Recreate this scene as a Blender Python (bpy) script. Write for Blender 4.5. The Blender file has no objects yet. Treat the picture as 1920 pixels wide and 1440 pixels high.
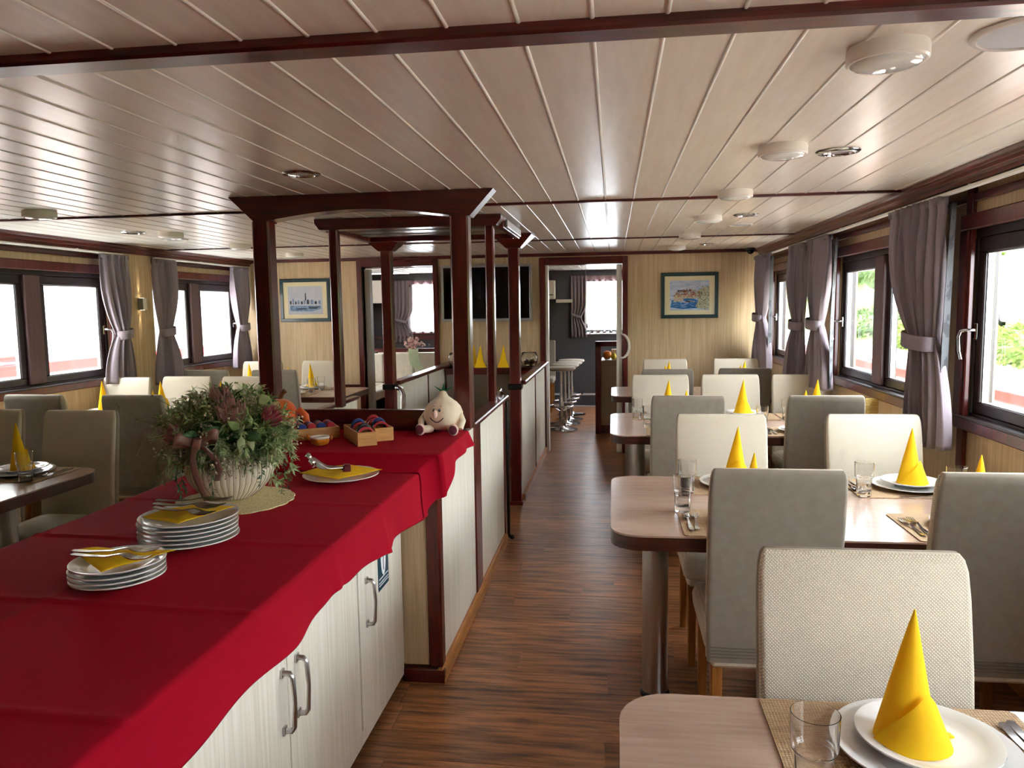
import bpy, bmesh, math, random
from mathutils import Vector, Matrix
random.seed(7)
PI = math.pi
S = bpy.context.scene
COL = S.collection

# ---------------------------------------------------------------- camera
CAM_H = 1.53
F_PX, YAW, PITCH, ROLL = 1423.25, 0.133669, -0.100970, -0.0145015
def cam_axes():
    cy, sy, cp, sp = math.cos(YAW), math.sin(YAW), math.cos(PITCH), math.sin(PITCH)
    f = Vector((-sy*cp, cy*cp, sp)); r = Vector((cy, sy, 0)); u = r.cross(f)
    cr, sr = math.cos(ROLL), math.sin(ROLL)
    return cr*r + sr*u, -sr*r + cr*u, f
cr_, cu_, cf_ = cam_axes()
cam = bpy.data.objects.new('camera', bpy.data.cameras.new('camera'))
COL.objects.link(cam)
cam.matrix_world = Matrix(((cr_.x, cu_.x, -cf_.x, 0), (cr_.y, cu_.y, -cf_.y, 0), (cr_.z, cu_.z, -cf_.z, CAM_H), (0, 0, 0, 1)))
cam.data.sensor_fit = 'HORIZONTAL'; cam.data.sensor_width = 36.0
cam.data.lens = 36.0*F_PX/1920.0
cam.data.clip_start = 0.02; cam.data.clip_end = 300
S.camera = cam

# ---------------------------------------------------------------- sky, exposure
W = bpy.data.worlds.new('overcast_sky'); S.world = W; W.use_nodes = True
wn = W.node_tree
bg = wn.nodes['Background']
bg.inputs['Color'].default_value = (0.87, 0.94, 1.0, 1)
bg.inputs['Strength'].default_value = 12.0
S.view_settings.view_transform = 'Standard'
S.view_settings.look = 'None'
S.view_settings.gamma = 1.0
S.view_settings.use_curve_mapping = False
S.view_settings.exposure = 1.02
S.cycles.max_bounces = 8
S.cycles.diffuse_bounces = 4
S.cycles.use_adaptive_sampling = True
S.cycles.adaptive_threshold = 0.06
S.cycles.glossy_bounces = 3
S.cycles.transmission_bounces = 6
S.cycles.transparent_max_bounces = 12
S.cycles.sample_clamp_indirect = 6.0
S.cycles.caustics_reflective = False
S.cycles.caustics_refractive = False

# ---------------------------------------------------------------- dimensions (metres; camera stands at x=0 y=0)
XR, XL, YB, YF, ZC = 1.57, -4.05, 7.90, -2.2, 2.075
ZT = 0.775                                    # table top
WIN_W, WZ0, WZ1 = 0.78, 1.00, 1.85            # half width and heights of a window opening
WIN_R = [7.0, 4.83, 2.85, 0.60, 9.85]  # last two are unseen openings, added to let in more light
WIN_L = [7.0, 4.895, 9.75]  # unseen near stretch of wall left closed to keep this side dim
YFAR = 11.7                                   # end wall of the rooms behind

# ---------------------------------------------------------------- mesh helpers
class MB:
    def __init__(s): s.v = []; s.f = []
    def quad_faces(s, fs, o): s.f += [tuple(i+o for i in q) for q in fs]
    def box(s, x0, x1, y0, y1, z0, z1):
        o = len(s.v)
        s.v += [(x0,y0,z0),(x1,y0,z0),(x1,y1,z0),(x0,y1,z0),(x0,y0,z1),(x1,y0,z1),(x1,y1,z1),(x0,y1,z1)]
        s.quad_faces([(0,3,2,1),(4,5,6,7),(0,1,5,4),(1,2,6,5),(2,3,7,6),(3,0,4,7)], o); return s
    def prism(s, poly, axis, a, b):
        # poly: 2D points counter-clockwise; axis 'x' -> (y,z), 'y' -> (x,z), 'z' -> (x,y)
        o = len(s.v); n = len(poly)
        for t in (a, b):
            for p, q in poly:
                s.v.append({'x': (t,p,q), 'y': (p,t,q), 'z': (p,q,t)}[axis])
        s.f.append(tuple(range(o+n-1, o-1, -1))); s.f.append(tuple(range(o+n, o+2*n)))
        for i in range(n):
            j = (i+1) % n; s.f.append((o+i, o+j, o+n+j, o+n+i))
        return s
    def loft(s, rings, cap=True, closed=True):
        o = len(s.v); n = len(rings[0])
        for r in rings: s.v += [tuple(p) for p in r]
        m = n if closed else n-1
        for k in range(len(rings)-1):
            for i in range(m):
                j = (i+1) % n
                s.f.append((o+k*n+i, o+k*n+j, o+(k+1)*n+j, o+(k+1)*n+i))
        if cap:
            s.f.append(tuple(range(o+n-1, o-1, -1)))
            s.f.append(tuple(range(o+(len(rings)-1)*n, o+len(rings)*n)))
        return s
    def tube(s, pts, r, n=8, cap=True):
        pts = [Vector(p) for p in pts]; rr = r if isinstance(r, (list, tuple)) else [r]*len(pts)
        rings = []; up = None
        for i, p in enumerate(pts):
            d = (pts[min(i+1, len(pts)-1)] - pts[max(i-1, 0)]).normalized()
            if up is None:
                up = Vector((0,0,1)) if abs(d.z) < .9 else Vector((1,0,0))
            a = d.cross(up).normalized(); b = a.cross(d).normalized(); up = b
            rings.append([p + rr[i]*(math.cos(t)*a + math.sin(t)*b) for t in [2*PI*k/n for k in range(n)]])
        return s.loft(rings, cap)
    def cyl(s, c, r, z0, z1, n=20, r2=None):
        r2 = r if r2 is None else r2
        return s.loft([[(c[0]+q*math.cos(2*PI*k/n), c[1]+q*math.sin(2*PI*k/n), z) for k in range(n)] for q, z in ((r, z0), (r2, z1))])
    def lathe(s, prof, n=32, c=(0,0,0), rib=None):
        rings = []
        for r, z in prof:
            rings.append([(c[0]+(r*(1+(rib[1]*math.cos(rib[0]*2*PI*k/n) if rib else 0)))*math.cos(2*PI*k/n),
                           c[1]+(r*(1+(rib[1]*math.cos(rib[0]*2*PI*k/n) if rib else 0)))*math.sin(2*PI*k/n), c[2]+z) for k in range(n)])
        return s.loft(rings)
    def ball(s, c, rx, ry=None, rz=None, nu=14, nv=9, fn=None):
        ry = rx if ry is None else ry; rz = rx if rz is None else rz
        rings = []
        for j in range(nv+1):
            ph = -PI/2 + PI*min(max(j, .04), nv-.04)/nv
            rings.append([(c[0]+rx*math.cos(ph)*math.cos(2*PI*k/nu), c[1]+ry*math.cos(ph)*math.sin(2*PI*k/nu), c[2]+rz*math.sin(ph)) for k in range(nu)])
        return s.loft(rings)
    def grid(s, fn, nu, nv):
        o = len(s.v)
        for j in range(nv+1):
            for i in range(nu+1): s.v.append(tuple(fn(i/nu, j/nv)))
        for j in range(nv):
            for i in range(nu):
                a = o+j*(nu+1)+i; s.f.append((a, a+1, a+nu+2, a+nu+1))
        return s
    def move(s, start, fn):
        for i in range(start, len(s.v)): s.v[i] = tuple(fn(Vector(s.v[i])))
        return s
    def mesh(s, name, mat, smooth=None, bevel=0.0, seg=2):
        me = bpy.data.meshes.new(name); me.from_pydata(s.v, [], s.f)
        bm = bmesh.new(); bm.from_mesh(me)
        bmesh.ops.recalc_face_normals(bm, faces=bm.faces)
        if bevel > 0:
            ed = [e for e in bm.edges if len(e.link_faces) == 2 and e.calc_face_angle(0) > .5]
            bmesh.ops.bevel(bm, geom=ed, offset=bevel, segments=1 if bevel < .012 else 4, profile=.5, affect='EDGES', clamp_overlap=True)
        bm.to_mesh(me); bm.free()
        if smooth is not None or bevel >= .012:
            me.shade_smooth(); me.set_sharp_from_angle(angle=math.radians(smooth if smooth else 35))
        if mat: me.materials.append(mat)
        return me
    def build(s, name, mat, parent=None, smooth=None, bevel=0.0, seg=2):
        o = link(name, s.mesh(name, mat, smooth, bevel, seg), parent)
        if bevel >= .012: o.modifiers.new('weighted', 'WEIGHTED_NORMAL')
        return o

def link(name, me, parent=None, loc=None, rz=None):
    o = bpy.data.objects.new(name, me); COL.objects.link(o)
    if parent: o.parent = parent
    if loc: o.location = loc
    if rz: o.rotation_euler.z = rz
    return o
def B(x0, x1, y0, y1, z0, z1): return MB().box(x0, x1, y0, y1, z0, z1)
def rr(cx, cy, w, d, r, z, n=4):
    """rounded rectangle ring at height z"""
    out = []
    for qx, qy, a0 in ((1,1,0), (-1,1,PI/2), (-1,-1,PI), (1,-1,1.5*PI)):
        for k in range(n+1):
            a = a0 + PI/2*k/n
            out.append((cx+qx*(w/2-r)+r*math.cos(a), cy+qy*(d/2-r)+r*math.sin(a), z))
    return out
def thing(name, label, cat, loc=(0,0,0), rz=0, group=None):
    o = bpy.data.objects.new(name, None); COL.objects.link(o)
    o.empty_display_size = .05; o.location = loc; o.rotation_euler.z = rz
    return tag(o, label, cat, group)
def tag(o, label, cat, group=None):
    o['label'] = label; o['category'] = cat
    if group: o['group'] = group
    return o
def struct(o): o['kind'] = 'structure'; return o
def sempty(name):
    o = bpy.data.objects.new(name, None); COL.objects.link(o); o.empty_display_size = .05
    return struct(o)
def dup(root, loc, rz=0, label=None, group=None, cat=None):
    def cp(o, parent):
        c = o.copy(); COL.objects.link(c); c.parent = parent
        for ch in o.children: cp(ch, c)
        return c
    r = cp(root, None); r.location = loc; r.rotation_euler.z = rz
    if label: r['label'] = label
    if group: r['group'] = group
    return r

# ---------------------------------------------------------------- materials
def lin(c):
    c /= 255.0
    return c/12.92 if c <= .04045 else ((c+.055)/1.055)**2.4
def RGB(r, g, b): return (lin(r), lin(g), lin(b), 1)
def M(name, col, rough=.5, metal=0.0, col2=None, scale=None, nscale=5.0, contrast=(.35,.65), bump=0.0, bscale=None,
      coat=0.0, coat_rough=.1, trans=0.0, rand=0.0, spec=.5, sheen=0.0, detail=4.0, sss=0.0, weave=None, translucent=0.0, ior=None):
    m = bpy.data.materials.new(name); m.use_nodes = True
    nt = m.node_tree; N = nt.nodes; L = nt.links
    bs = N['Principled BSDF']
    bs.inputs['Base Color'].default_value = col; bs.inputs['Roughness'].default_value = rough
    bs.inputs['Metallic'].default_value = metal; bs.inputs['Specular IOR Level'].default_value = spec
    bs.inputs['Coat Weight'].default_value = coat; bs.inputs['Coat Roughness'].default_value = coat_rough
    bs.inputs['Transmission Weight'].default_value = trans
    bs.inputs['Sheen Weight'].default_value = sheen
    if ior: bs.inputs['IOR'].default_value = ior
    tc = mp = None
    if col2 or bump or weave:
        tc = N.new('ShaderNodeTexCoord'); mp = N.new('ShaderNodeMapping')
        mp.inputs['Scale'].default_value = scale or (1,1,1)
        L.new(tc.outputs['Object'], mp.inputs['Vector'])
        oi = N.new('ShaderNodeObjectInfo')
        sc = N.new('ShaderNodeMath'); sc.operation = 'MULTIPLY'; sc.inputs[1].default_value = 37.0
        L.new(oi.outputs['Random'], sc.inputs[0]); L.new(sc.outputs[0], mp.inputs['Location'])
    src = None
    if col2:
        nz = N.new('ShaderNodeTexNoise'); nz.inputs['Scale'].default_value = nscale; nz.inputs['Detail'].default_value = detail
        nz.inputs['Roughness'].default_value = .6
        L.new(mp.outputs[0], nz.inputs['Vector'])
        rp = N.new('ShaderNodeValToRGB'); rp.color_ramp.elements[0].position = contrast[0]; rp.color_ramp.elements[1].position = contrast[1]
        rp.color_ramp.elements[0].color = col2; rp.color_ramp.elements[1].color = col
        L.new(nz.outputs['Fac'], rp.inputs['Fac']); src = rp.outputs['Color']
        if bump:
            bp = N.new('ShaderNodeBump'); bp.inputs['Strength'].default_value = bump; bp.inputs['Distance'].default_value = .004
            L.new(nz.outputs['Fac'], bp.inputs['Height']); L.new(bp.outputs[0], bs.inputs['Normal'])
    if weave:
        # woven cloth: two crossed wave textures drive a fine relief and a slight change of colour
        ws, wd, wc, wb = weave
        rot = N.new('ShaderNodeMapping'); rot.inputs['Rotation'].default_value = wd
        L.new(tc.outputs['Object'], rot.inputs['Vector'])
        hs = []
        for dr in ('X', 'Z'):
            w = N.new('ShaderNodeTexWave'); w.wave_type = 'BANDS'; w.bands_direction = dr; w.inputs['Scale'].default_value = ws
            w.inputs['Distortion'].default_value = .6; w.inputs['Detail'].default_value = 1.0
            L.new(rot.outputs[0], w.inputs['Vector']); hs.append(w.outputs['Fac'])
        mul = N.new('ShaderNodeMath'); mul.operation = 'MULTIPLY'; L.new(hs[0], mul.inputs[0]); L.new(hs[1], mul.inputs[1])
        mx = N.new('ShaderNodeMix'); mx.data_type = 'RGBA'; L.new(mul.outputs[0], mx.inputs['Factor'])
        mx.inputs['A'].default_value = wc
        if src: L.new(src, mx.inputs['B'])
        else: mx.inputs['B'].default_value = col
        src = mx.outputs['Result']
        bp = N.new('ShaderNodeBump'); bp.inputs['Strength'].default_value = wb; bp.inputs['Distance'].default_value = .002
        L.new(mul.outputs[0], bp.inputs['Height']); L.new(bp.outputs[0], bs.inputs['Normal'])
    if rand:
        oi2 = N.new('ShaderNodeObjectInfo'); hv = N.new('ShaderNodeHueSaturation')
        mr = N.new('ShaderNodeMapRange'); mr.inputs['To Min'].default_value = 1-rand; mr.inputs['To Max'].default_value = 1+rand
        L.new(oi2.outputs['Random'], mr.inputs['Value']); L.new(mr.outputs[0], hv.inputs['Value'])
        if src: L.new(src, hv.inputs['Color'])
        else: hv.inputs['Color'].default_value = col
        src = hv.outputs['Color']
    if src: L.new(src, bs.inputs['Base Color'])
    if translucent:
        tl = N.new('ShaderNodeBsdfTranslucent'); tl.inputs['Color'].default_value = col
        if src: L.new(src, tl.inputs['Color'])
        ms = N.new('ShaderNodeMixShader'); ms.inputs[0].default_value = translucent
        L.new(bs.outputs[0], ms.inputs[1]); L.new(tl.outputs[0], ms.inputs[2])
        L.new(ms.outputs[0], N['Material Output'].inputs['Surface'])
    return m
def thin_glass(name, tint=(1,1,1,1)):
    m = bpy.data.materials.new(name); m.use_nodes = True; nt = m.node_tree; N = nt.nodes; L = nt.links
    N.remove(N['Principled BSDF'])
    t = N.new('ShaderNodeBsdfTransparent'); t.inputs[0].default_value = tint
    g = N.new('ShaderNodeBsdfGlossy'); g.inputs['Roughness'].default_value = .02
    lw = N.new('ShaderNodeLayerWeight'); lw.inputs['Blend'].default_value = .5
    pw = N.new('ShaderNodeMath'); pw.operation = 'POWER'; pw.inputs[1].default_value = 5.0; L.new(lw.outputs['Facing'], pw.inputs[0])
    fr = N.new('ShaderNodeMath'); fr.operation = 'MULTIPLY_ADD'; fr.inputs[1].default_value = .9; fr.inputs[2].default_value = .03; L.new(pw.outputs[0], fr.inputs[0])
    mx = N.new('ShaderNodeMixShader'); L.new(fr.outputs[0], mx.inputs[0]); L.new(t.outputs[0], mx.inputs[1]); L.new(g.outputs[0], mx.inputs[2])
    L.new(mx.outputs[0], N['Material Output'].inputs['Surface'])
    return m
def sheer(name, col, alpha):
    m = bpy.data.materials.new(name); m.use_nodes = True; nt = m.node_tree; N = nt.nodes; L = nt.links
    N.remove(N['Principled BSDF'])
    t = N.new('ShaderNodeBsdfTransparent'); d = N.new('ShaderNodeBsdfTranslucent'); d.inputs[0].default_value = col
    d2 = N.new('ShaderNodeBsdfDiffuse'); d2.inputs[0].default_value = col
    m1 = N.new('ShaderNodeMixShader'); m1.inputs[0].default_value = .4; L.new(d.outputs[0], m1.inputs[1]); L.new(d2.outputs[0], m1.inputs[2])
    mx = N.new('ShaderNodeMixShader'); mx.inputs[0].default_value = alpha; L.new(t.outputs[0], mx.inputs[1]); L.new(m1.outputs[0], mx.inputs[2])
    L.new(mx.outputs[0], N['Material Output'].inputs['Surface'])
    return m
def glow(name, col, strength):
    m = bpy.data.materials.new(name); m.use_nodes = True
    b = m.node_tree.nodes['Principled BSDF']; b.inputs['Emission Color'].default_value = col; b.inputs['Emission Strength'].default_value = strength
    b.inputs['Base Color'].default_value = col
    return m

m_wall = M('beige_wood_laminate', RGB(212,186,146), .45, col2=RGB(190,160,118), scale=(14,14,.5), nscale=4, bump=.05)
m_ash = M('pale_ash_laminate', RGB(240,235,220), .4, col2=RGB(222,214,194), scale=(22,22,.6), nscale=4, bump=.04)
m_mah = M('dark_mahogany', RGB(104,30,22), .3, col2=RGB(62,14,12), scale=(18,18,1.2), nscale=4, coat=.35, coat_rough=.12)
m_mahx = M('dark_mahogany_lengthwise', RGB(104,32,24), .3, col2=RGB(60,15,13), scale=(18,1.2,18), nscale=4, coat=.3, coat_rough=.1)
m_oak = M('honey_oak', RGB(190,130,66), .35, col2=RGB(160,100,46), scale=(12,1.5,12), nscale=4)
m_floor = M('brown_floor_plank', RGB(182,122,76), .3, col2=RGB(64,36,22), scale=(1.3,15,4), nscale=3.0, contrast=(.32,.62), bump=.05, rand=.24, detail=9)
m_ceil = M('cream_ceiling_board', RGB(243,235,221), .3, col2=RGB(235,224,208), scale=(12,1.2,12), nscale=3, bump=.03, coat=.25, coat_rough=.22)
m_strip = M('cream_joint_strip', RGB(250,246,238), .22)
m_frame = M('dark_brown_window_frame', RGB(40,31,32), .35, coat=.2)
m_mull = M('rosewood_window_mullion', RGB(100,74,73), .4, col2=RGB(84,60,60), scale=(20,20,1), nscale=4)
m_white = M('white_lacquer', RGB(238,234,226), .35)
m_cream = M('cream_plastic', RGB(240,235,224), .35)
m_chrome = M('chrome', RGB(215,215,218), .12, 1.0)
m_steel = M('brushed_steel', RGB(190,188,186), .28, 1.0)
m_cutlery = M('cutlery_steel', RGB(205,203,200), .16, 1.0)
m_black = M('black_plastic', RGB(14,14,16), .3)
m_curtain = M('mauve_grey_curtain', RGB(168,155,162), .9, weave=(150,(0,0,0),RGB(156,143,150),.2), translucent=.22)
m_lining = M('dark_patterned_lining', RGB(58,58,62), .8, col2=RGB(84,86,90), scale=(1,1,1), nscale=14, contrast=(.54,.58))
m_seat = M('woven_beige_upholstery', RGB(244,235,217), .95, weave=(64,(0,PI/4,0),RGB(200,188,166),.45))
m_back = M('plain_taupe_cover', RGB(158,148,133), .95, col2=RGB(150,140,125), nscale=30)  # smooth rear fabric, its tone also darkened for the shade on chair backs
m_legw = M('honey_beech_leg', RGB(178,118,54), .4, col2=RGB(150,94,40), scale=(14,14,1.4), nscale=4)
m_table = M('pinkish_wood_table_top', RGB(190,161,143), .25, col2=RGB(176,145,127), scale=(1.2,16,4), nscale=4, coat=.3, coat_rough=.12)
m_edge = M('dark_table_edge', RGB(84,40,26), .3, col2=RGB(56,24,16), scale=(1.5,6,26), nscale=4)
m_mat = M('woven_straw_placemat', RGB(216,186,146), .8, col2=RGB(128,98,70), scale=(10,60,10), nscale=4, contrast=(.36,.58), weave=(55,(PI/2,0,0),RGB(176,146,110),.6))
m_porc = M('white_porcelain', RGB(240,240,238), .12, coat=.3)
m_napkin = M('yellow_paper_napkin', RGB(255,212,22), .9, translucent=.2, col2=RGB(254,204,14), nscale=40)
m_glass = M('clear_glass', (1,1,1,1), .0, trans=1.0, ior=1.47)
m_cloth = M('crimson_tablecloth', RGB(162,0,32), .9, spec=.15, col2=RGB(152,0,27), scale=(60,2,60), nscale=6)
m_teal = M('dark_teal_frame', RGB(12,52,56), .3, coat=.3)
m_mountboard = M('cream_mount_board', RGB(236,224,186), .9)
m_screen = M('black_screen', RGB(4,4,6), .12)
m_pane = thin_glass('window_pane_glass')
m_grey = M('charcoal_wall', RGB(74,74,78), .7)
m_greyw = M('light_grey_wall', RGB(206,210,214), .6)
m_leather = M('cream_leather', RGB(206,196,180), .4, col2=RGB(196,185,168), nscale=20)
m_sheer = sheer('white_sheer_net', (.95,.93,.95,1), .55)
m_lace = sheer('pink_lace', (.55,.38,.40,1), .75)
m_bamboo = M('bamboo_wood', RGB(214,158,88), .4, col2=RGB(190,132,64), scale=(3,3,18), nscale=4)

# ================================================================ THE SETTING
# ---- floor
fl = struct(B(XL-.12, XR+.12, YF, YFAR+.1, -.06, -.004).build('floor', m_floor))
row_h, pl_len = .17, 1.12
plank_me = MB().box(0, pl_len-.0015, 0, row_h-.0015, -.004, 0).mesh('plank', m_floor)
y = .85; r = 0
while y < YB - .01:
    x = XL - random.uniform(.05, 1.0)
    while x < XR:
        x0, x1 = max(x, XL), min(x+pl_len, XR)
        if x1-x0 > .03:
            if x0 == x and x1 == x+pl_len: me = plank_me
            else: me = MB().box(0, x1-x0-.0015, 0, row_h-.0015, -.004, 0).mesh('plank', m_floor)
            link('plank', me, fl, (x0, y, 0))
        x += pl_len
    y += row_h; r += 1

# ---- ceiling: boards running lengthwise with a raised strip over every joint
ce = struct(B(XL-.12, XR+.12, YF, YFAR+.1, ZC+.014, ZC+.08).build('ceiling', m_ceil))
PITCH_X = .1415
bays = [(YF, 1.515), (1.585, 4.018), (4.045, 6.282), (6.305, YB), (YB+.1, 9.85), (9.87, YFAR)]
lines = []
k = math.ceil((XL+.04)/PITCH_X)
while -.04 + k*PITCH_X < XR: lines.append(-.04+k*PITCH_X); k += 1
for bi, (a, b) in enumerate(bays):
    full = MB().box(-PITCH_X/2+.003, PITCH_X/2-.003, a, b, ZC, ZC+.014).mesh('ceiling_board', m_ceil)
    prof = [(.0058*math.cos(t), -.0052*math.sin(t)) for t in [PI*j/5 for j in range(6)]]
    strip = MB().prism([(p, ZC+.002+q) for p, q in prof][::-1], 'y', a, b).mesh('joint_strip', m_strip, smooth=50)
    if bi < 4:
        xs = [XL] + lines + [XR]
        for x0, x1 in zip(xs[:-1], xs[1:]):
            if x1-x0 < .01: continue
            me = full if abs(x1-x0-PITCH_X) < .001 else MB().box(-(x1-x0)/2+.003, (x1-x0)/2-.003, a, b, ZC, ZC+.014).mesh('ceiling_board', m_ceil)
            link('ceiling_board', me, ce, ((x0+x1)/2, 0, 0))
        for x in lines: link('joint_strip', strip, ce, (x, 0, 0))
    else:
        for x in lines:
            if -3.2 < x < -1.7 or -1.1 < x < .5:
                link('ceiling_board', full, ce, (x+PITCH_X/2, 0, 0)); link('joint_strip', strip, ce, (x, 0, 0))

# ---- ceiling battens (dark)
nt_ = 0
def trim(mb, mat=None, smooth=None, bevel=.003):
    global nt_
    nt_ += 1
    return struct(mb.build('trim_%d' % nt_, mat or m_mahx, None, smooth, bevel))
m_mahc = M('dark_mahogany_crosswise', RGB(98,29,22), .3, col2=RGB(56,14,12), scale=(1.2,18,18), nscale=4, coat=.3, coat_rough=.12)
trim(B(XL, XR, 1.512, 1.588, ZC-.022, ZC+.012), m_mahc, bevel=.006)
trim(B(XL, XR, 4.016, 4.047, ZC-.012, ZC+.012), m_mahc)
trim(B(XL, XR, 6.280, 6.307, ZC-.010, ZC+.012), m_mahc)
trim(B(XL, XR, 9.848, 9.872, ZC-.010, ZC+.012), m_mahc)

# ---- side walls with window openings
def side_wall(name, x0, x1, wins):
    mb = MB()
    mb.box(x0, x1, YF, YFAR, 0, WZ0); mb.box(x0, x1, YF, YFAR, WZ1, ZC+.08)
    ys = sorted(wins); e = YF
    for yc in ys: mb.box(x0, x1, e, yc-WIN_W, WZ0, WZ1); e = yc+WIN_W
    mb.box(x0, x1, e, YFAR, WZ0, WZ1)
    return struct(mb.build(name, m_wall))
wall_r = side_wall('wall_right', XR, XR+.12, WIN_R)
wall_l = side_wall('wall_left', XL-.12, XL, WIN_L)
wall_f = struct(B(XL-.12, XR+.12, YF-.1, YF, 0, ZC+.08).build('wall_front', m_wall))

# cornice, curtain rail soffit and the horizontal battens above the windows
for s, x in ((1, XR), (-1, XL)):
    P = lambda pts: [(x - s*p, q) for p, q in (pts if s < 0 else pts)]
    pts = [(0, ZC+.012), (.17, ZC+.012), (.17, ZC-.018), (.155, ZC-.024), (.150, ZC-.042), (.135, ZC-.048), (.128, ZC-.066), (.095, ZC-.066), (.095, ZC-.040), (0, ZC-.040)]
    poly = [(x - s*p, q) for p, q in pts]
    if s < 0: poly = poly[::-1]
    trim(MB().prism(poly, 'y', YF, YB), m_mahx, bevel=.002)
    a, b = sorted((x - s*.018, x))
    trim(B(a, b, YF, YB, 1.957, 1.992), m_mahx)
    a, b = sorted((x - s*.010, x))
    struct(B(a, b, YF, YB, .055, .062).build('trim_%d' % (90 if s > 0 else 91), m_oak))
    a, b = sorted((x - s*.014, x))
    struct(B(a, b, YF, YB, 0, .075).build('baseboard_right' if s > 0 else 'baseboard_left', m_oak, None, bevel=.004))
# protruding pier between the left windows, vertical batten at the right wall
struct(B(XL, XL+.10, 5.74, 6.15, 0, ZC-.04).build('trim_60', m_wall, None, bevel=.012))
struct(B(XR-.020, XR, 3.60, 3.66, .075, ZC-.05).build('trim_61', m_mah, None, bevel=.003))

# ---- windows
def window(n, x, s, yc, handle=True):
    """x: inner wall face, s: +1 outside lies at +x"""
    root = sempty('window_%d' % n)
    X = lambda a, b: sorted((x+s*a, x+s*b))
    def ring(y0, y1, z0, z1, w, a, b, name, mat, bev=.004, wt=None, wb=None, par=None):
        xa, xb = X(a, b); wt = wt or w; wb = wb or w
        mb = MB().box(xa, xb, y0, y1, z1-wt, z1).box(xa, xb, y0, y1, z0, z0+wb)
        mb.box(xa, xb, y0, y0+w, z0+wb, z1-wt).box(xa, xb, y1-w, y1, z0+wb, z1-wt)
        return mb.build(name, mat, par or root, None, bev)
    ring(yc-.845, yc+.845, .955, 1.906, .075, -.028, 0, 'casing', m_mah, .005, wt=.068, wb=.062)
    xa, xb = X(-.032, .02)
    B(xa, xb, yc-.775, yc+.775, 1.004, 1.018).build('sill', m_frame, root, None, .004)
    ring(yc-.78, yc+.78, 1.0, 1.85, .03, .012, .10, 'frame', m_frame, wt=.045, wb=.03)
    for q in (-1, 1):
        y0, y1 = sorted((yc+q*.75, yc+q*.075))
        off = .0 if q > 0 else .012
        sash = ring(y0, y1, 1.03, 1.805, .05, .018+off, .066+off, 'sash', m_frame, .005, wt=.068, wb=.05)
        xa, xb = X(.040+off, .046+off)
        B(xa, xb, y0+.05, y1-.05, 1.08, 1.737).build('pane', m_pane, sash)
        xa, xb = X(.030+off, .056+off)
        mb = MB().box(xa, xb, y0+.048, y0+.056, 1.08, 1.737).box(xa, xb, y1-.056, y1-.048, 1.08, 1.737)
        mb.box(xa, xb, y0+.056, y1-.056, 1.078, 1.085).box(xa, xb, y0+.056, y1-.056, 1.731, 1.739)
        mb.build('glazing_bead', m_steel, sash)
    xa, xb = X(.004, .075)
    mu = B(xa, xb, yc-.075, yc+.075, 1.03, 1.805).build('mullion', m_mull, root, None, .006)
    xa, xb = X(-.004, .002)
    if handle:
        hy = yc+.74
        h = sempty_part('handle', root)
        xa, xb = X(.006, .018); B(xa, xb, hy-.016, hy+.016, 1.36, 1.43).build('handle_plate', m_chrome, h, None, .004)
        xm = x+s*.006
        MB().tube([(xm, hy, 1.40), (x-s*.03, hy, 1.40), (x-s*.045, hy+.012, 1.395), (x-s*.05, hy+.02, 1.37), (x-s*.05, hy+.012, 1.31), (x-s*.045, hy, 1.27)], .008, 8).build('lever', m_chrome, h, 60)
    return root
def sempty_part(name, parent):
    o = bpy.data.objects.new(name, None); COL.objects.link(o); o.empty_display_size = .03; o.parent = parent
    return o
for i, yc in enumerate(WIN_R): window(i+1, XR, 1, yc)
for i, yc in enumerate(WIN_L): window(i+11, XL, -1, yc)

# ---- back bulkhead with two doorways
D1 = (-.70, .09, 1.955)      # doorway to the bar
D2 = (-2.66, -1.885, 1.975)  # doorway to the lounge
mb = MB()
y0, y1 = YB, YB+.09
mb.box(XL, D2[0], y0, y1, 0, ZC); mb.box(D2[0], D2[1], y0, y1, D2[2], ZC); mb.box(D2[1], D1[0], y0, y1, 0, ZC)
mb.box(D1[0], D1[1], y0, y1, D1[2], ZC); mb.box(D1[1], XR, y0, y1, 0, ZC)
struct(mb.build('wall_back', m_wall))
trim(B(XL, XR, YB-.025, YB, ZC-.032, ZC+.012), m_mahc)
struct(B(XL, D2[0]-.06, YB-.014, YB, 0, .075).build('baseboard_back', m_oak))
# wainscot rail left of the lounge doorway
trim(B(XL, D2[0]-.06, YB-.02, YB, .66, .72), m_mahc)
def doorway(n, d, white_l, white_r):
    root = sempty('door_%d' % n)
    w = .055
    B(d[0]-w, d[0], YB-.03, YB+.12, 0, d[2]+.075).build('jamb', m_mah, root, None, .005)
    B(d[1], d[1]+w, YB-.03, YB+.12, 0, d[2]+.075).build('jamb', m_mah, root, None, .005)
    B(d[0], d[1], YB-.028, YB+.12, d[2], d[2]+.075).build('lintel', m_mahc, root, None, .005)
    if white_l: B(d[0], d[0]+.03, YB-.01, YB+.10, 0, d[2]).build('door_edge_strip', m_white, root, None, .004)
    return root
d1 = doorway(1, D1, True, True)
d2 = doorway(2, D2, False, False)
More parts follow.
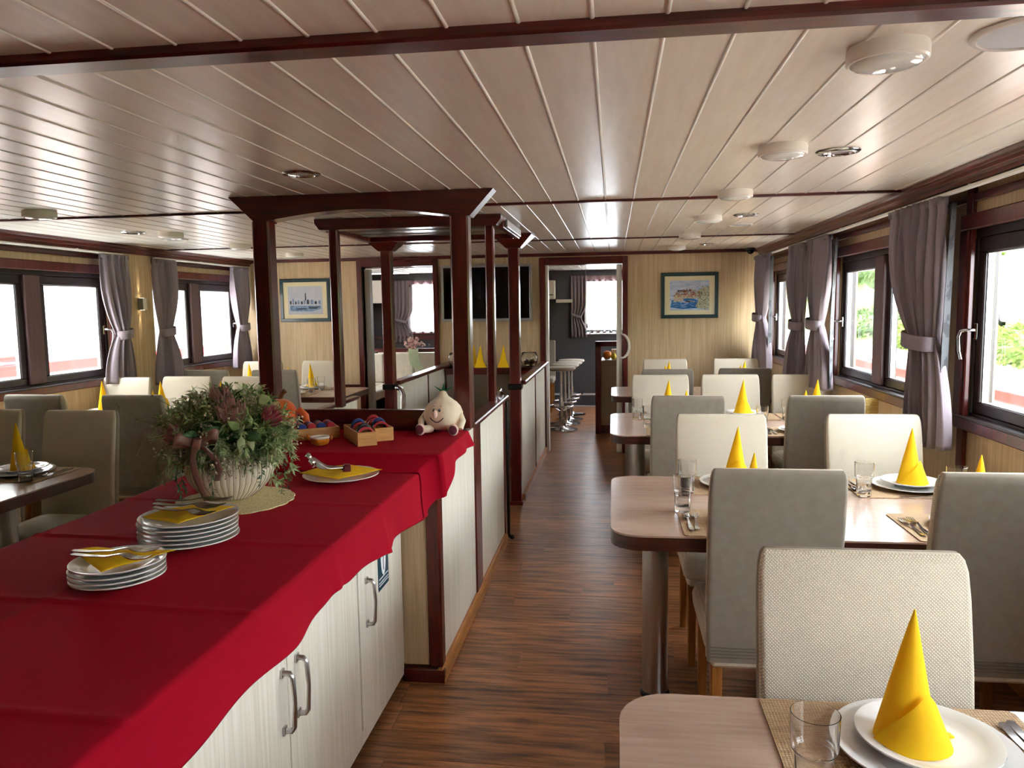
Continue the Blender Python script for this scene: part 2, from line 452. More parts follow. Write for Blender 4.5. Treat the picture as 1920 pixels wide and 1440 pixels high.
# sliding door leaf of the bar doorway, parked inside the wall so that only its edge and pull show
leaf = tag(link('sliding_door', None), 'cream sliding door edge with curved pull handle beside the bar doorway', 'door')
B(.03, .088, YB+.005, YB+.045, 0, 1.95).build('door_leaf', m_white, leaf, None, .004)
pts = [(.075+.085*math.sin(t), YB-.012-.028*math.sin(t), 1.115+.125*math.cos(t)) for t in [PI*k/12 for k in range(13)]]
MB().tube(pts, .013, 10).build('pull_handle', m_cream, leaf, 60)
leaf2 = tag(link('hinged_door', None), 'grey metal edged door standing open in the lounge doorway', 'door')
B(D2[0]+.004, D2[0]+.065, YB+.05, YB+.14, .01, 1.955).build('door_leaf', M('grey_door_edge', RGB(176,170,162), .4), leaf2, None, .004)
B(D2[0]+.066, D2[0]+.072, YB+.06, YB+.09, .95, 1.12).build('lock_plate', m_steel, leaf2, None, .002)
MB().tube([(D2[0]+.07, YB+.075, 1.06), (D2[0]+.10, YB+.075, 1.06), (D2[0]+.105, YB+.12, 1.06)], .009, 8).build('door_lever', m_steel, leaf2, 60)

# ---- stairwell enclosure in the middle of the room
PX0, PX1, PY0, PY1, PZ = -1.78, -.695, 2.915, 4.79, .945
enc = sempty('wall_stairwell')
# panels between the battens, each its own board
def panel(x0, x1, y0, y1, z0, z1, par, mat=None): return B(x0, x1, y0, y1, z0, z1).build('panel', mat or m_ash, par, None, .002)
panel(PX1-.03, PX1-.008, PY0+.06, 3.735, .065, PZ-.016, enc)
panel(PX1-.03, PX1-.008, 3.90, PY1-.02, .065, PZ, enc)
panel(PX0+.008, PX0+.03, PY0, 5.0, .065, PZ-.03, enc)
panel(-.90, PX1-.055, PY0+.012, PY0+.03, .065, PZ-.02, enc, m_wall)
panel(PX0+.03, -.90, PY0+.012, PY0+.03, .065, PZ-.02, enc, m_wall)
for y, w in ((PY0, .06), (3.735, .165), (PY1-.022, .03)):
    B(PX1-.058 if y == PY0 else PX1-.03, PX1, y, y+w, .06, PZ-.016).build('batten', m_mah, enc, None, .006)
B(PX1-.05, PX1+.030, 3.60, PY1, PZ, PZ+.025).build('cap_rail', m_mahx, enc, None, .006)
B(PX0-.006, PX0+.05, 3.5, 5.0, PZ-.03, PZ-.006).build('cap_rail', m_mahx, enc, None, .006)
mb = MB().prism([(PX1-.02, 0), (PX1+.012, 0), (PX1+.010, .045), (PX1+.002, .062), (PX1-.02, .062)], 'y', PY0-.012, PY1)
mb.build('baseboard', m_oak, enc, None, .002)
B(-.86, PX1+.011, PY0-.014, PY0+.012, 0, .058).build('baseboard', m_mahc, enc, None, .004)
B(PX0, PX1+.012, 2.875, 3.50, .930, .954).build('shelf_board', m_mahc, enc)
B(PX0, PX1-.01, 2.885, 2.905, .90, .930).build('riser', m_mahc, enc)
B(PX0+.03, PX1-.03, 3.445, 3.48, .954, 1.056).build('back_board', m_mahc, enc, None, .004)
# inner lining of the stairwell
B(PX0+.03, PX1-.03, 3.48, 3.50, .1, .90).build('lining', m_ash, enc)
# small stopper at the foot of the end batten
MB().tube([(PX1+.014, PY1+.012, .93), (PX1+.014, PY1+.012, .06), (PX1+.020, PY1+.012, .035), (PX1+.034, PY1+.012, .030)], .0095, 10).build('gate_pole', m_black, enc, 60)
MB().ball((PX1+.036, PY1+.012, .032), .016).build('gate_stop', m_black, enc, 60)

# second half-height partition behind the stair opening, and its twin on the left
for nm, x0, x1, ya in (('partition_right', -.745, -.70, 5.82), ('partition_left', -1.745, -1.70, 5.82)):
    ro = struct(link('wall_'+nm, None)); ro.empty_display_size = .05
    panel(x0+.012, x1-.012, ya+.02, YB-.03, .06, .93, ro)
    B(x0-.01, x1+.03, ya, YB-.028, .93, .962).build('cap_rail', m_mahx, ro, None, .007)
    B(x0-.006, x1+.010, ya+.02, YB-.03, 0, .06).build('baseboard', m_oak, ro, None, .004)
    for yy in (6.85, YB-.06): B(x0+.004, x1-.004, yy, yy+.03, .06, .93).build('batten', m_mah, ro, None, .004)

# ---- post frames standing on the enclosure
fr = thing('arched_post_frame', 'dark red arched wooden frame with two posts behind the red buffet', 'partition', (0,0,0))
for x0, x1 in ((-1.722, -1.636), (-.752, -.666)):
    B(x0, x1, 3.50, 3.585, PZ+.009, 1.96).build('post', m_mah, fr, None, .008)
arch = [(-1.706, 1.952), (-1.636, 1.952)]
for k in range(17):
    t = k/16; arch.append((-1.636+t*(.752-1.636+2*.0)*-1 if False else -1.636+t*.884, 1.958+.040*math.sin(PI*t)))
arch += [(-.752, 1.952), (-.657, 1.952), (-.545, ZC-.002), (-1.832, ZC-.002)]
MB().prism(arch, 'y', 3.50, 3.60).build('arch_beam', m_mahc, fr, 25, 0)
fr2 = thing('slim_post_frame', 'pair of slim red wooden posts under a flat cross beam over the stairwell', 'partition', (0,0,0))
for x0, x1 in ((-1.712, -1.655), (-.752, -.700)):
    B(x0, x1, 4.47, 4.53, PZ-.02, 2.01).build('post', m_mah, fr2, None, .008)
MB().prism([(-1.76, 2.008), (-.68, 2.008), (-.65, 2.045), (-.65, ZC-.002), (-1.79, ZC-.002), (-1.79, 2.045)], 'y', 4.45, 4.55).build('cross_beam', m_mahc, fr2, None, .003)
fx = thing('ceiling_hatch', 'grey louvred ceiling hatch in a dark wooden surround above the stairwell', 'hatch', (0,0,0))
for nm, b in (('surround', (-1.76, -1.72, 4.56, 5.35)), ('surround', (-.69, -.65, 4.56, 5.35))):
    B(b[0], b[1], b[2], b[3], 2.005, ZC-.002).build(nm, m_mahx, fx, None, .004)
B(-1.72, -.69, 5.31, 5.35, 2.005, ZC-.002).build('surround', m_mahc, fx, None, .004)
for k in range(6):
    yy = 4.60+.115*k
    B(-1.72, -.69, yy, yy+.10, 2.03+.004*(k % 2), 2.046).build('slat', m_steel, fx, None, .004)
B(-.648, -.632, 4.62, 5.28, 2.012, 2.058).build('side_plate', m_steel, fx, None, .003)
for x0, x1, nm, lb in ((-1.778, -1.698, 'flared_post', 'dark red post with flared capital left of the stair opening, lounge side'), (-.788, -.706, 'flared_post', 'dark red post with flared capital at the aisle corner of the stair opening')):
    fp = thing(nm, lb, 'post', (0,0,0), 0, 'flared posts at the stair opening')
    cx = (x0+x1)/2; d = (x1-x0)/2
    B(x0, x1, 5.72, 5.80, .03, 1.975).build('shaft', m_mah, fp, None, .007)
    rings = [rr(cx, 5.76, 2*d, .08, .002, 1.968, 1), rr(cx, 5.76, 2*d+.03, .10, .002, 1.972, 1), rr(cx, 5.76, 2*d+.215, .24, .002, ZC-.012, 1), rr(cx, 5.76, 2*d+.215, .24, .002, ZC-.002, 1)]
    MB().loft(rings).build('capital', m_mahc, fp, 20)
    B(x0-.012, x1+.012, 5.708, 5.812, .90, .945).build('collar', m_black, fp, None, .006)
    B(x0-.010, x1+.010, 5.71, 5.81, 0, .03).build('foot', m_mah, fp, None, .004)
hr = MB().tube([(-1.672, 5.70, .917), (-1.655, 5.69, .918), (-1.62, 5.64, .912), (-1.57, 5.52, .88), (-1.54, 5.40, .80), (-1.53, 5.34, .66), (-1.53, 5.32, .45), (-1.53, 5.32, 0)], .019, 12).build('handrail', m_chrome, None, 60)
tag(hr, 'bent chrome handrail dropping into the stairwell beside the flared post', 'handrail')
hr = MB().tube([(PX1-.03, PY1-.16, .955), (PX1-.03, PY1-.08, .985), (PX1-.03, PY1+.02, 1.0), (PX1-.03, PY1+.10, .98), (PX1-.03, PY1+.13, .93)], .012, 10).build('grab_rail', m_chrome, None, 60)
tag(hr, 'short chrome grab rail on the partition cap by the stair opening', 'handrail')

# ---- rooms behind the bulkhead
mb = MB()
w1, w2 = (-.45, .75), (-3.2, -2.0)
y0, y1 = YFAR, YFAR+.1
mb.box(XL, w2[0], y0, y1, 0, ZC); mb.box(w2[1], w1[0], y0, y1, 0, ZC); mb.box(w1[1], XR, y0, y1, 0, ZC)
for w in (w1, w2): mb.box(w[0], w[1], y0, y1, 0, 1.12); mb.box(w[0], w[1], y0, y1, 1.95, ZC)
struct(mb.build('wall_far', m_grey))
struct(B(-1.55, -1.47, YB+.09, YFAR, 0, ZC).build('wall_divider', m_grey))
struct(B(-3.9, -1.55, YFAR-.03, YFAR, 1.05, 1.10).build('trim_70', m_mahc))
struct(B(-1.47, XR, YFAR-.012, YFAR, .16, .19).build('trim_71', m_greyw))
for i, w in enumerate((w1, w2)):
    ro = sempty('window_%d' % (21+i))
    mb = MB().box(w[0], w[1], YFAR-.02, YFAR+.1, 1.12, 1.17).box(w[0], w[1], YFAR-.02, YFAR+.1, 1.90, 1.95)
    mb.box(w[0], w[0]+.05, YFAR-.02, YFAR+.1, 1.17, 1.90).box(w[1]-.05, w[1], YFAR-.02, YFAR+.1, 1.17, 1.90)
    mb.build('frame', m_mahc, ro, None, .003)
    B(w[0]+.05, w[1]-.05, YFAR+.04, YFAR+.046, 1.17, 1.90).build('pane', m_pane, ro)

# ================================================================ FURNITURE
# ---- dining tables (built with the aisle end at local x=0, running to +x; rz=pi for the left side)
def table_outline(L, D, r=.10, n=6):
    """rounded at the aisle end (x=0), square at the wall"""
    p = []
    for k in range(n+1): a = PI + PI/2*k/n; p.append((r+r*math.cos(a), -D/2+r+r*math.sin(a)))
    p += [(L, -D/2), (L, D/2)]
    for k in range(n+1): a = PI/2 + PI/2*k/n; p.append((r+r*math.cos(a), D/2-r+r*math.sin(a)))
    return p
def make_table(loc, rz, L, D, label):
    t = thing('dining_table', label, 'table', loc, rz, 'wall-side dining tables')
    MB().prism(table_outline(L, D), 'z', ZT-.006, ZT).build('table_top', m_table, t, 40)
    MB().prism(table_outline(L-.002, D-.003), 'z', ZT-.052, ZT-.006).build('edge_band', m_edge, t, 40)
    for q in (-1, 1) if L > 99 else (0,):
        MB().lathe([(.050, .0), (.050, ZT-.07)], 24, (.17, q*.2, 0)).build('leg', m_steel, t, 50)
    MB().lathe([(.058, 0), (.058, .012), (.05, .02)], 24, (.17, 0, 0)).build('foot_ring', m_black, t, 50)
    B(.08, .26, -.09, .09, ZT-.07, ZT-.052).build('mounting_plate', m_black, t)
    B(L-.03, L, -D/2+.12, D/2-.12, ZT-.14, ZT-.052).build('wall_bracket', m_edge, t)
    return t
TABLES = {  # name: (y near, y far, aisle end x, side)
 'T1': (.52, 1.44, .01, 1), 'T2': (2.47, 3.36, -.01, 1), 'T3': (4.42, 5.37, -.02, 1), 'T4': (6.36, 7.13, -.02, 1),
 'L1': (2.47, 3.36, -2.47, -1), 'L2': (4.42, 5.37, -2.42, -1), 'L3': (6.30, 7.09, -2.33, -1)}
TNAME = {'T1': 'nearest right-hand table', 'T2': 'second right-hand table', 'T3': 'third right-hand table', 'T4': 'farthest right-hand table',
         'L1': 'nearest left-hand table', 'L2': 'middle left-hand table', 'L3': 'farthest left-hand table'}
TLAB = {'T1': 'pinkish wood dining table at the lower right corner, nearest of the right row',
        'T2': 'pinkish wood dining table, second from the front along the right windows',
        'T3': 'pinkish wood dining table, third from the front along the right windows',
        'T4': 'pinkish wood dining table nearest the back wall on the right',
        'L1': 'dark-edged dining table at the left picture edge beside the red buffet',
        'L2': 'dining table behind the flower arrangement, middle of the left row',
        'L3': 'dining table farthest back on the left, seen between the red posts'}
for k, (a, b, xe, s) in TABLES.items():
    L = (XR-.004-xe) if s > 0 else (xe-XL-.004)
    make_table((xe, (a+b)/2, 0), 0 if s > 0 else PI, L, b-a, TLAB[k])

# ---- chairs: origin on the floor under the seat, facing +y
def chair_back(front):
    """padded backrest, split into the woven front cushion and the plain rear cover"""
    rings = []
    prof = [(.365, -.205, .404, .060), (.42, -.206, .408, .066), (.52, -.212, .412, .070), (.66, -.225, .413, .068), (.80, -.242, .414, .064),
            (.93, -.262, .413, .056), (.985, -.271, .408, .050), (1.008, -.275, .398, .040), (1.018, -.277, .384, .024)]
    for z, y, w, d in prof:
        if front: yc, dd = y + d*.26, d*.48
        else: yc, dd = y - d*.24, d*.52
        r = min(.022, dd*.45)
        rings.append(rr(0, yc, w, dd, r, z, 4))
    mb = MB().loft(rings)
    # soft crown of the top edge
    return mb.move(0, lambda p: Vector((p.x, p.y, p.z + (.004*math.cos(p.x/.2*PI/2) if p.z > .9 else 0))))
seat_rings = [rr(0, .0, .395, .40, .03, .385, 4), rr(0, .0, .412, .425, .03, .40, 4), rr(0, 0, .42, .435, .035, .44, 4), rr(0, 0, .41, .425, .05, .468, 4), rr(0, 0, .36, .37, .06, .481, 4), rr(0, 0, .2, .2, .06, .485, 4)]
def make_chair(label, group):
    t = thing('dining_chair', label, 'chair', (0,0,0), 0, group)
    chair_back(True).build('backrest', m_seat, t, 60)
    chair_back(False).build('rear_cover', m_back, t, 60)
    mb = MB()
    for k in range(4):  # stitched hem at the foot of the rear cover
        z = .385+.011*k; mb.box(-.196, .196, -.2425-.0008*k, -.2405, z, z+.003)
    mb.build('hem_stitching', M('stitching_thread', RGB(120,110,94), .9) if 'stitching_thread' not in bpy.data.materials else bpy.data.materials['stitching_thread'], t)
    MB().loft(seat_rings).build('seat', m_seat, t, 60)
    B(-.19, .19, -.235, .19, .345, .388).build('apron', m_seat, t, None, .01)
    for x, y, lx, ly in ((-.17, .17, 0, .0), (.17, .17, 0, .0), (-.17, -.20, 0, -.03), (.17, -.20, 0, -.03)):
        MB().loft([rr(x+lx, y+ly, .030, .030, .004, 0, 1), rr(x, y, .038, .038, .004, .36, 1)]).build('leg', m_legw, t, 30)
    return t
CH = [  # x centre, y of the backrest's top, 'near'/'far', label
 (.505, 1.585, 'far', 'beige woven chair front behind the yellow napkin at the nearest right-hand table'),
 (.505, 2.385, 'near', 'taupe chair back at the aisle side of the second right-hand table'),
 (1.170, 2.370, 'near', 'taupe chair back cut by the right picture edge, at the second right-hand table'),
 (.497, 3.590, 'far', 'beige chair facing us across the second right-hand table, aisle seat'),
 (1.172, 3.600, 'far', 'beige chair facing us across the second right-hand table, under the big curtain'),
 (.417, 4.335, 'near', 'taupe chair back at the aisle side of the third right-hand table'),
 (1.165, 4.345, 'near', 'taupe chair back by the window side of the third right-hand table'),
 (.340, 5.640, 'far', 'creased beige chair facing us at the aisle seat of the third right-hand table'),
 (.842, 5.655, 'far', 'beige chair facing us, middle of three at the third right-hand table'),
 (1.338, 5.645, 'far', 'beige chair facing us at the window seat of the third right-hand table'),
 (.428, 6.150, 'near', 'taupe chair back at the aisle side of the farthest right-hand table'),
 (1.040, 6.220, 'near', 'taupe chair back at the window side of the farthest right-hand table'),
 (.486, 7.313, 'far', 'pinkish beige chair against the back wall under the left half of the harbour picture'),
 (1.140, 7.330, 'far', 'beige chair against the back wall nearest the corner curtain'),
 (-2.795, 3.630, 'far', 'beige chair facing us at the aisle end of the nearest left-hand table'),
 (-3.360, 3.650, 'far', 'beige chair cut by the left picture edge at the nearest left-hand table'),
 (-2.975, 4.335, 'near', 'dark-looking chair back left of the flowers, aisle side of the middle left-hand table'),
 (-3.660, 4.345, 'near', 'dark-looking chair back under the left window, middle left-hand table'),
 (-3.825, 5.520, 'far', 'beige chair facing us below the first left curtain, window seat'),
 (-3.357, 5.595, 'far', 'beige chair facing us just above the flower arrangement, middle of three'),
 (-2.850, 5.585, 'far', 'beige chair facing us behind the flowers and beside the tall red post'),
 (-3.545, 6.215, 'near', 'dark-looking chair back under the second left window'),
 (-2.915, 6.215, 'near', 'dark-looking chair back seen between the tall red post and the slim post'),
 (-3.520, 7.250, 'far', 'beige chair against the back wall next to the third left curtain'),
 (-2.930, 7.341, 'far', 'beige chair against the back wall below the framed boat drawing')]
proto = None
for x, y, kind, lab in CH:
    loc = (x, y+.29, 0) if kind == 'near' else (x, y-.25, 0)
    rz = 0 if kind == 'near' else PI
    if proto is None:
        proto = make_chair(lab, 'upholstered dining chairs'); proto.location = loc; proto.rotation_euler.z = rz
    else: dup(proto, loc, rz, lab)

# ---- tableware prototypes (meshes shared by all copies)
me_mat = MB().loft([rr(0, 0, .45, .325, .012, 0, 3), rr(0, 0, .45, .325, .012, .003, 3)]).mesh('placemat', m_mat)
def plate_mesh(R, name):
    p = [(.001, .004), (R*.58, .004), (R*.62, .001), (R*.66, .003), (R*.80, .009), (R, .0165), (R, .0195), (R*.97, .0195), (R*.80, .0125), (R*.66, .0075), (R*.6, .007), (.001, .007)]
    return MB().lathe(p, 48).mesh(name, m_porc, 50)
me_dinner, me_side = plate_mesh(.145, 'dinner_plate'), plate_mesh(.112, 'side_plate')
def napkin_mesh():
    """cone-folded paper napkin: a slim leaning cone with a turned-up cuff round its foot"""
    mb = MB(); n = 16; H = .222
    def ctr(t): return (-.010+.012*t, .004+.006*t)
    def rad(t): return .043*(1-t)**.92 + .0012
    rings = []
    for j in range(10):
        t = j/9.0; cx, cy = ctr(t); r = rad(t)
        rings.append([(cx + r*1.06*math.cos(a)*(1+.16*(1-t)*max(0, math.cos(a))**3), cy + r*.95*math.sin(a), H*t) for a in [2*PI*k/n for k in range(n)]])
    mb.loft(rings)
    nk, nj = 22, 7
    rows = []
    for j in range(nj):
        u = j/(nj-1.0); row = []
        for k in range(nk):
            a = -2.75 + 3.35*k/(nk-1.0)
            top = .092*max(0.0, 1-abs(a+.95)/1.75)**.8 + .004
            z = top*u; t = z/H; cx, cy = ctr(t)
            bul = .020*max(0, math.cos((a+.55)*.9))*(1-.75*u) + .0045
            r = rad(t)+bul
            row.append((cx + r*1.10*math.cos(a), cy + r*1.0*math.sin(a), z))
        rows.append(row)
    o = len(mb.v)
    for row in rows: mb.v += row
    for j in range(nj-1):
        for k in range(nk-1):
            a = o+j*nk+k; mb.f.append((a, a+1, a+nk+1, a+nk))
    mb.loft([[(.035,.006,.001),(.030,.030,.001),(.030,.030,.010),(.035,.006,.016)], [(.072,.022,.001),(.068,.034,.001),(.068,.034,.004),(.072,.022,.004)]])
    return mb.mesh('folded_napkin', m_napkin, 32)
me_napkin = napkin_mesh()
def tumbler_mesh():
    n = 30
    prof_o = [(.0285, 0), (.030, .003), (.0305, .03), (.0315, .062), (.0325, .066), (.0365, .069), (.0375, .095), (.0385, .1205)]
    prof_i = [(.0372, .1208), (.0358, .095), (.0345, .070), (.0300, .064), (.0285, .030), (.0265, .018), (.001, .016)]
    rings = []
    for r, z in prof_o:
        fac = .085 if .003 <= z <= .064 else 0
        rings.append([((r*(1-fac*(1-abs(math.cos(5*a)))))*math.cos(a), (r*(1-fac*(1-abs(math.cos(5*a)))))*math.sin(a), z) for a in [2*PI*k/n for k in range(n)]])
    for r, z in prof_i: rings.append([(r*math.cos(a), r*math.sin(a), z) for a in [2*PI*k/n for k in range(n)]])
    rings = [[(x*.95, y*.95, z*1.10) for x, y, z in r] for r in rings]
    return MB().loft(rings).mesh('tumbler', m_glass, 30)
me_tumbler = tumbler_mesh()
def blade(mb, pts, t=.0022):
    """flat bar of varying width: pts = (y, width, z)"""
    rings = [[(-w/2, y, z), (w/2, y, z), (w/2, y, z+t), (-w/2, y, z+t)] for y, w, z in pts]
    return mb.loft(rings)
def fork_mesh():
    mb = MB()
    blade(mb, [(-.10, .010, .004), (-.095, .016, .003), (-.06, .014, .001), (-.01, .008, .002), (.02, .006, .008), (.032, .012, .009), (.042, .022, .007), (.052, .0235, .004), (.058, .0235, .003)])
    for x in (-.0098, -.0033, .0033, .0098):
        s = len(mb.v); blade(mb, [(.056, .0038, .003), (.075, .0034, .002), (.100, .0020, .006)]); mb.move(s, lambda p, x=x: p+Vector((x,0,0)))
    return mb.mesh('fork', m_cutlery, 40)
def knife_mesh():
    mb = MB(); blade(mb, [(-.11, .012, .001), (-.10, .018, .001), (-.03, .015, .001), (-.005, .011, .001)], .004)
    blade(mb, [(-.006, .010, .0016), (.01, .017, .0016), (.06, .019, .0016), (.095, .014, .0016), (.112, .003, .0016)], .0016)
    return mb.mesh('knife', m_cutlery, 40)
def spoon_mesh():
    mb = MB(); blade(mb, [(-.10, .009, .004), (-.094, .015, .003), (-.05, .012, .001), (.0, .007, .003), (.03, .006, .009), (.04, .009, .008)])
    def bowl(u, v):
        a = 2*PI*u; return (.0185*v*math.cos(a), .066+.029*v*math.sin(a), .001+.008*v*v)
    mb.grid(bowl, 18, 5); mb.grid(lambda u, v: Vector(bowl(u, v))+Vector((0,0,.0015)), 18, 5)
    return mb.mesh('spoon', m_cutlery, 60)
me_fork, me_knife, me_spoon = fork_mesh(), knife_mesh(), spoon_mesh()
def put(name, me, loc, rz, label, cat, group):
    return tag(link(name, me, None, loc, rz), label, cat, group)
# seats: table, side, x, seat words, cutlery
SEATS = [('T1','far',.500,'aisle seat',1), ('T1','far',.985,'seat beside the window',1),
 ('T2','far',.497,'aisle far seat',1), ('T2','far',1.172,'window far seat',1), ('T2','near',.455,'aisle near seat',1), ('T2','near',1.185,'window near seat',1),
 ('T3','far',.36,'aisle far seat',0), ('T3','far',.85,'middle far seat',0), ('T3','far',1.32,'window far seat',0), ('T3','near',.417,'aisle near seat',0), ('T3','near',1.10,'window near seat',1),
 ('T4','far',.486,'aisle far seat',0), ('T4','far',1.14,'window far seat',0), ('T4','near',.428,'aisle near seat',0), ('T4','near',1.04,'window near seat',0),
 ('L1','far',-2.80,'aisle far seat',1), ('L2','far',-3.80,'window far seat',0), ('L2','far',-3.33,'middle far seat',0), ('L2','far',-2.85,'aisle far seat',0),
 ('L2','near',-2.985,'aisle near seat',0), ('L3','far',-2.88,'aisle far seat',1), ('L3','far',-3.50,'window far seat',0), ('L3','near',-2.90,'aisle near seat',0)]
for tk, side, x, sw, cut in SEATS:
    a, b, xe, ts = TABLES[tk]
    q = -1 if side == 'far' else 1          # direction from the seat towards the table's middle
    ym = (b-.168) if side == 'far' else (a+.168)
    w = '%s of the %s' % (sw, TNAME[tk])
    rz = 0 if side == 'near' else PI
    dx, dy = random.uniform(-.008, .008), random.uniform(-.006, .006)
    z = ZT + .0005
    put('placemat', me_mat, (x, ym, z), rz, 'woven straw placemat at the '+w, 'placemat', 'straw placemats')
    z += .0032
    py = ym - q*.005
    put('dinner_plate', me_dinner, (x+dx+.01, py, z), 0, 'larger lower white plate at the '+w, 'plate', 'lower plates of the place settings')
    put('side_plate', me_side, (x+dx+.014, py+.004, z+.0142), 0, 'smaller upper white plate at the '+w, 'plate', 'upper plates of the place settings')
    nr = {('T1',.500): -.15, ('L1',-2.80): 2.2, ('L3',-2.88): 2.4}.get((tk, x), random.uniform(-.4, .5) + (2.3 if ts < 0 else 0))
    put('folded_napkin', me_napkin, (x+dx+(.015 if tk != 'T1' else -.015), py, z+.0225), nr, 'yellow cone napkin at the '+w, 'napkin', 'yellow cone napkins')
    gy = ym + q*.135
    gx = x - .205 if ts > 0 else x + .16
    if tk == 'T1': gx, gy = (.303 if x < .8 else .78), 1.145
    if tk == 'T2' and side == 'near' and x > 1: gx, gy = 1.275, 2.99
    put('tumbler', me_tumbler, (gx, gy, z if tk != 'L9' else z), random.random(), 'clear faceted glass tumbler at the '+w, 'glass', 'faceted tumblers')
    if cut:
        lf = -1 if side == 'near' else 1    # forks lie on the sitter's left
        if tk == 'T1' and x < .8: xs = (.183, .203)
        else: xs = (.172, .198)
        for i, e in enumerate(xs):
            put('fork', me_fork, (x+lf*e, ym-q*.01-q*.008*i, z), rz+.06*random.uniform(-1,1), ('outer' if i else 'inner')+' steel fork at the '+w, 'fork', 'table forks')
        if tk == 'T1': continue
        put('knife', me_knife, (x-lf*.178, ym-q*.01, z), rz+.05, 'steel table knife at the '+w, 'knife', 'table knives')
        put('spoon', me_spoon, (x-lf*.205, ym-q*.015, z), rz-.04, 'steel soup spoon at the '+w, 'spoon', 'table spoons')
        if tk == 'T2': put('spoon', me_spoon, (x+.02, ym+q*.150, z), PI/2*(1 if side == 'near' else -1)+.05, 'dessert spoon across the top of the '+w, 'spoon', 'dessert spoons')
# shakers, menu cards
def shaker(loc, label):
    t = thing('shaker', label, 'shaker', loc, 0, 'salt and pepper shakers')
    MB().lathe([(.016, 0), (.018, .004), (.018, .05), (.0155, .066), (.012, .07)], 20).build('body', m_glass, t, 40)
    MB().lathe([(.0185, .045), (.0185, .07), (.012, .082), (.006, .084)], 20).build('cap', m_chrome, t, 40)
shaker((1.42, 3.02, ZT), 'chrome-capped shaker at the wall end of the second right-hand table, left one')
shaker((1.465, 3.00, ZT), 'chrome-capped shaker at the wall end of the second right-hand table, right one')
shaker((1.50, 4.93, ZT), 'chrome-capped shaker at the wall end of the third right-hand table')
shaker((1.42, 6.72, ZT), 'chrome-capped shaker at the wall end of the farthest right-hand table')
nh = thing('condiment_stand', 'wire condiment stand at the wall end of the second right-hand table', 'stand', (1.51, 2.93, ZT))
MB().lathe([(.045, 0), (.045, .006), (.002, .006)], 20).build('base', m_chrome, nh, 40)
MB().tube([(-.03, 0, .005), (-.03, 0, .12), (-.018, 0, .155), (0, 0, .165), (.018, 0, .155), (.03, 0, .12), (.03, 0, .005)], .003, 8).build('wire_loop', m_chrome, nh, 60)
m_card = M('yellowed_menu_card', RGB(226,200,124), .8, col2=RGB(198,168,96), scale=(10,1,60), nscale=4, contrast=(.5,.56))
for x, y, lab in ((1.515, 4.70, 'narrow yellow menu card standing by the wall on the third right-hand table'),
                  (-3.93, 4.72, 'narrow yellow menu card under the left window behind a chair back'), (-3.93, 6.62, 'narrow yellow menu card under the second left window')):
    t = thing('menu_card', lab, 'card', (x, y, ZT), 0, 'standing menu cards')
    MB().prism([(-.035, 0), (.035, 0), (.035, .012), (.006, .02), (.006, .185), (.0, .187), (-.006, .185), (-.006, .02), (-.035, .012)], 'x', -.036, .036).build('card', m_card, t)

# ================================================================ BUFFET
CZ = .892
def handle(par, y, z0, z1, x):
    mb = MB().tube([(x, y, z1), (x+.022, y, z1-.001), (x+.030, y, z1-.012), (x+.034, y, (z0+z1)/2), (x+.030, y, z0+.012), (x+.022, y, z0+.001), (x, y, z0)], [.0075,.0075,.007,.006,.007,.0075,.0075], 8)
    mb.box(x-.001, x+.006, y-.009, y+.009, z1-.012, z1+.010).box(x-.001, x+.006, y-.009, y+.009, z0-.010, z0+.012)
    return mb.build('handle', m_steel, par, 50)
CX0, CX1 = -1.60, -.852
CABS = [(2.378, 2.905, [(2.383, 2.900, 2.455)], 'pale wood buffet cabinet with one door next to the stairwell panel'),
        (1.262, 2.374, [(1.820, 2.370, 1.870), (1.266, 1.814, 1.780)], 'pale wood double-door buffet cabinet with two adjacent handles'),
        (.10, 1.258, [(.70, 1.254, .75), (.104, .694, .65)], 'pale wood double-door buffet cabinet at the lower picture edge')]
for a, b, doors, lab in CABS:
    t = thing('buffet_cabinet', lab, 'cabinet', (0, 0, 0), 0, 'buffet cabinets')
    B(CX0, CX1-.02, a, b, .07, CZ-.03).build('carcass', m_ash, t)
    B(CX0+.02, CX1-.06, a+.002, b-.002, 0, .07).build('plinth', M('dark_plinth', RGB(24,20,18), .6) if 'dark_plinth' not in bpy.data.materials else bpy.data.materials['dark_plinth'], t)
    B(CX1-.022, CX1-.004, a, b, .035, .085).build('bottom_rail', m_ash, t)
    for d0, d1, hy in doors:
        d = B(CX1-.018, CX1, d0, d1, .09, CZ-.035).build('door', m_ash, t, None, .002)
        handle(d, hy, .440, .598, CX1)
st = thing('notice_plate', 'dark teal notice with a white cutlery symbol on the buffet door', 'sign', (CX1+.0012, 2.655, .585))
B(-.001, .0006, -.062, .062, -.085, .125).build('plate', M('teal_notice', RGB(10,66,84), .35), st, None, 0)
m_wht = M('white_print', RGB(238,240,240), .5)
MB().prism([(-.030+.030*(math.cos(t) if True else 0)+.03, .035+.075*math.sin(t)) for t in [2*PI*k/24 for k in range(24)]], 'x', .0006, .0012).build('white_oval', m_wht, st)
sp_ = [(.0, .004), (.004, -.03), (-.004, -.03)]
MB().prism([(.010*math.cos(t), .062+.022*math.sin(t)) for t in [2*PI*k/18 for k in range(18)]], 'x', .0012, .0018).build('spoon_bowl', M('teal_print', RGB(8,40,52), .5), st)
B(.0012, .0018, -.003, .003, -.02, .045).build('spoon_stem', bpy.data.materials['teal_print'], st)
for z in (-.045, -.060, -.070): B(.0006, .0012, -.055, .055, z, z+.004).build('text_line', m_wht, st)
wt = tag(B(CX0-.03, -.760, .08, 2.882, CZ-.03, CZ).build('worktop', m_ash, None, None, .004), 'long buffet worktop hidden under the red tablecloth', 'worktop')

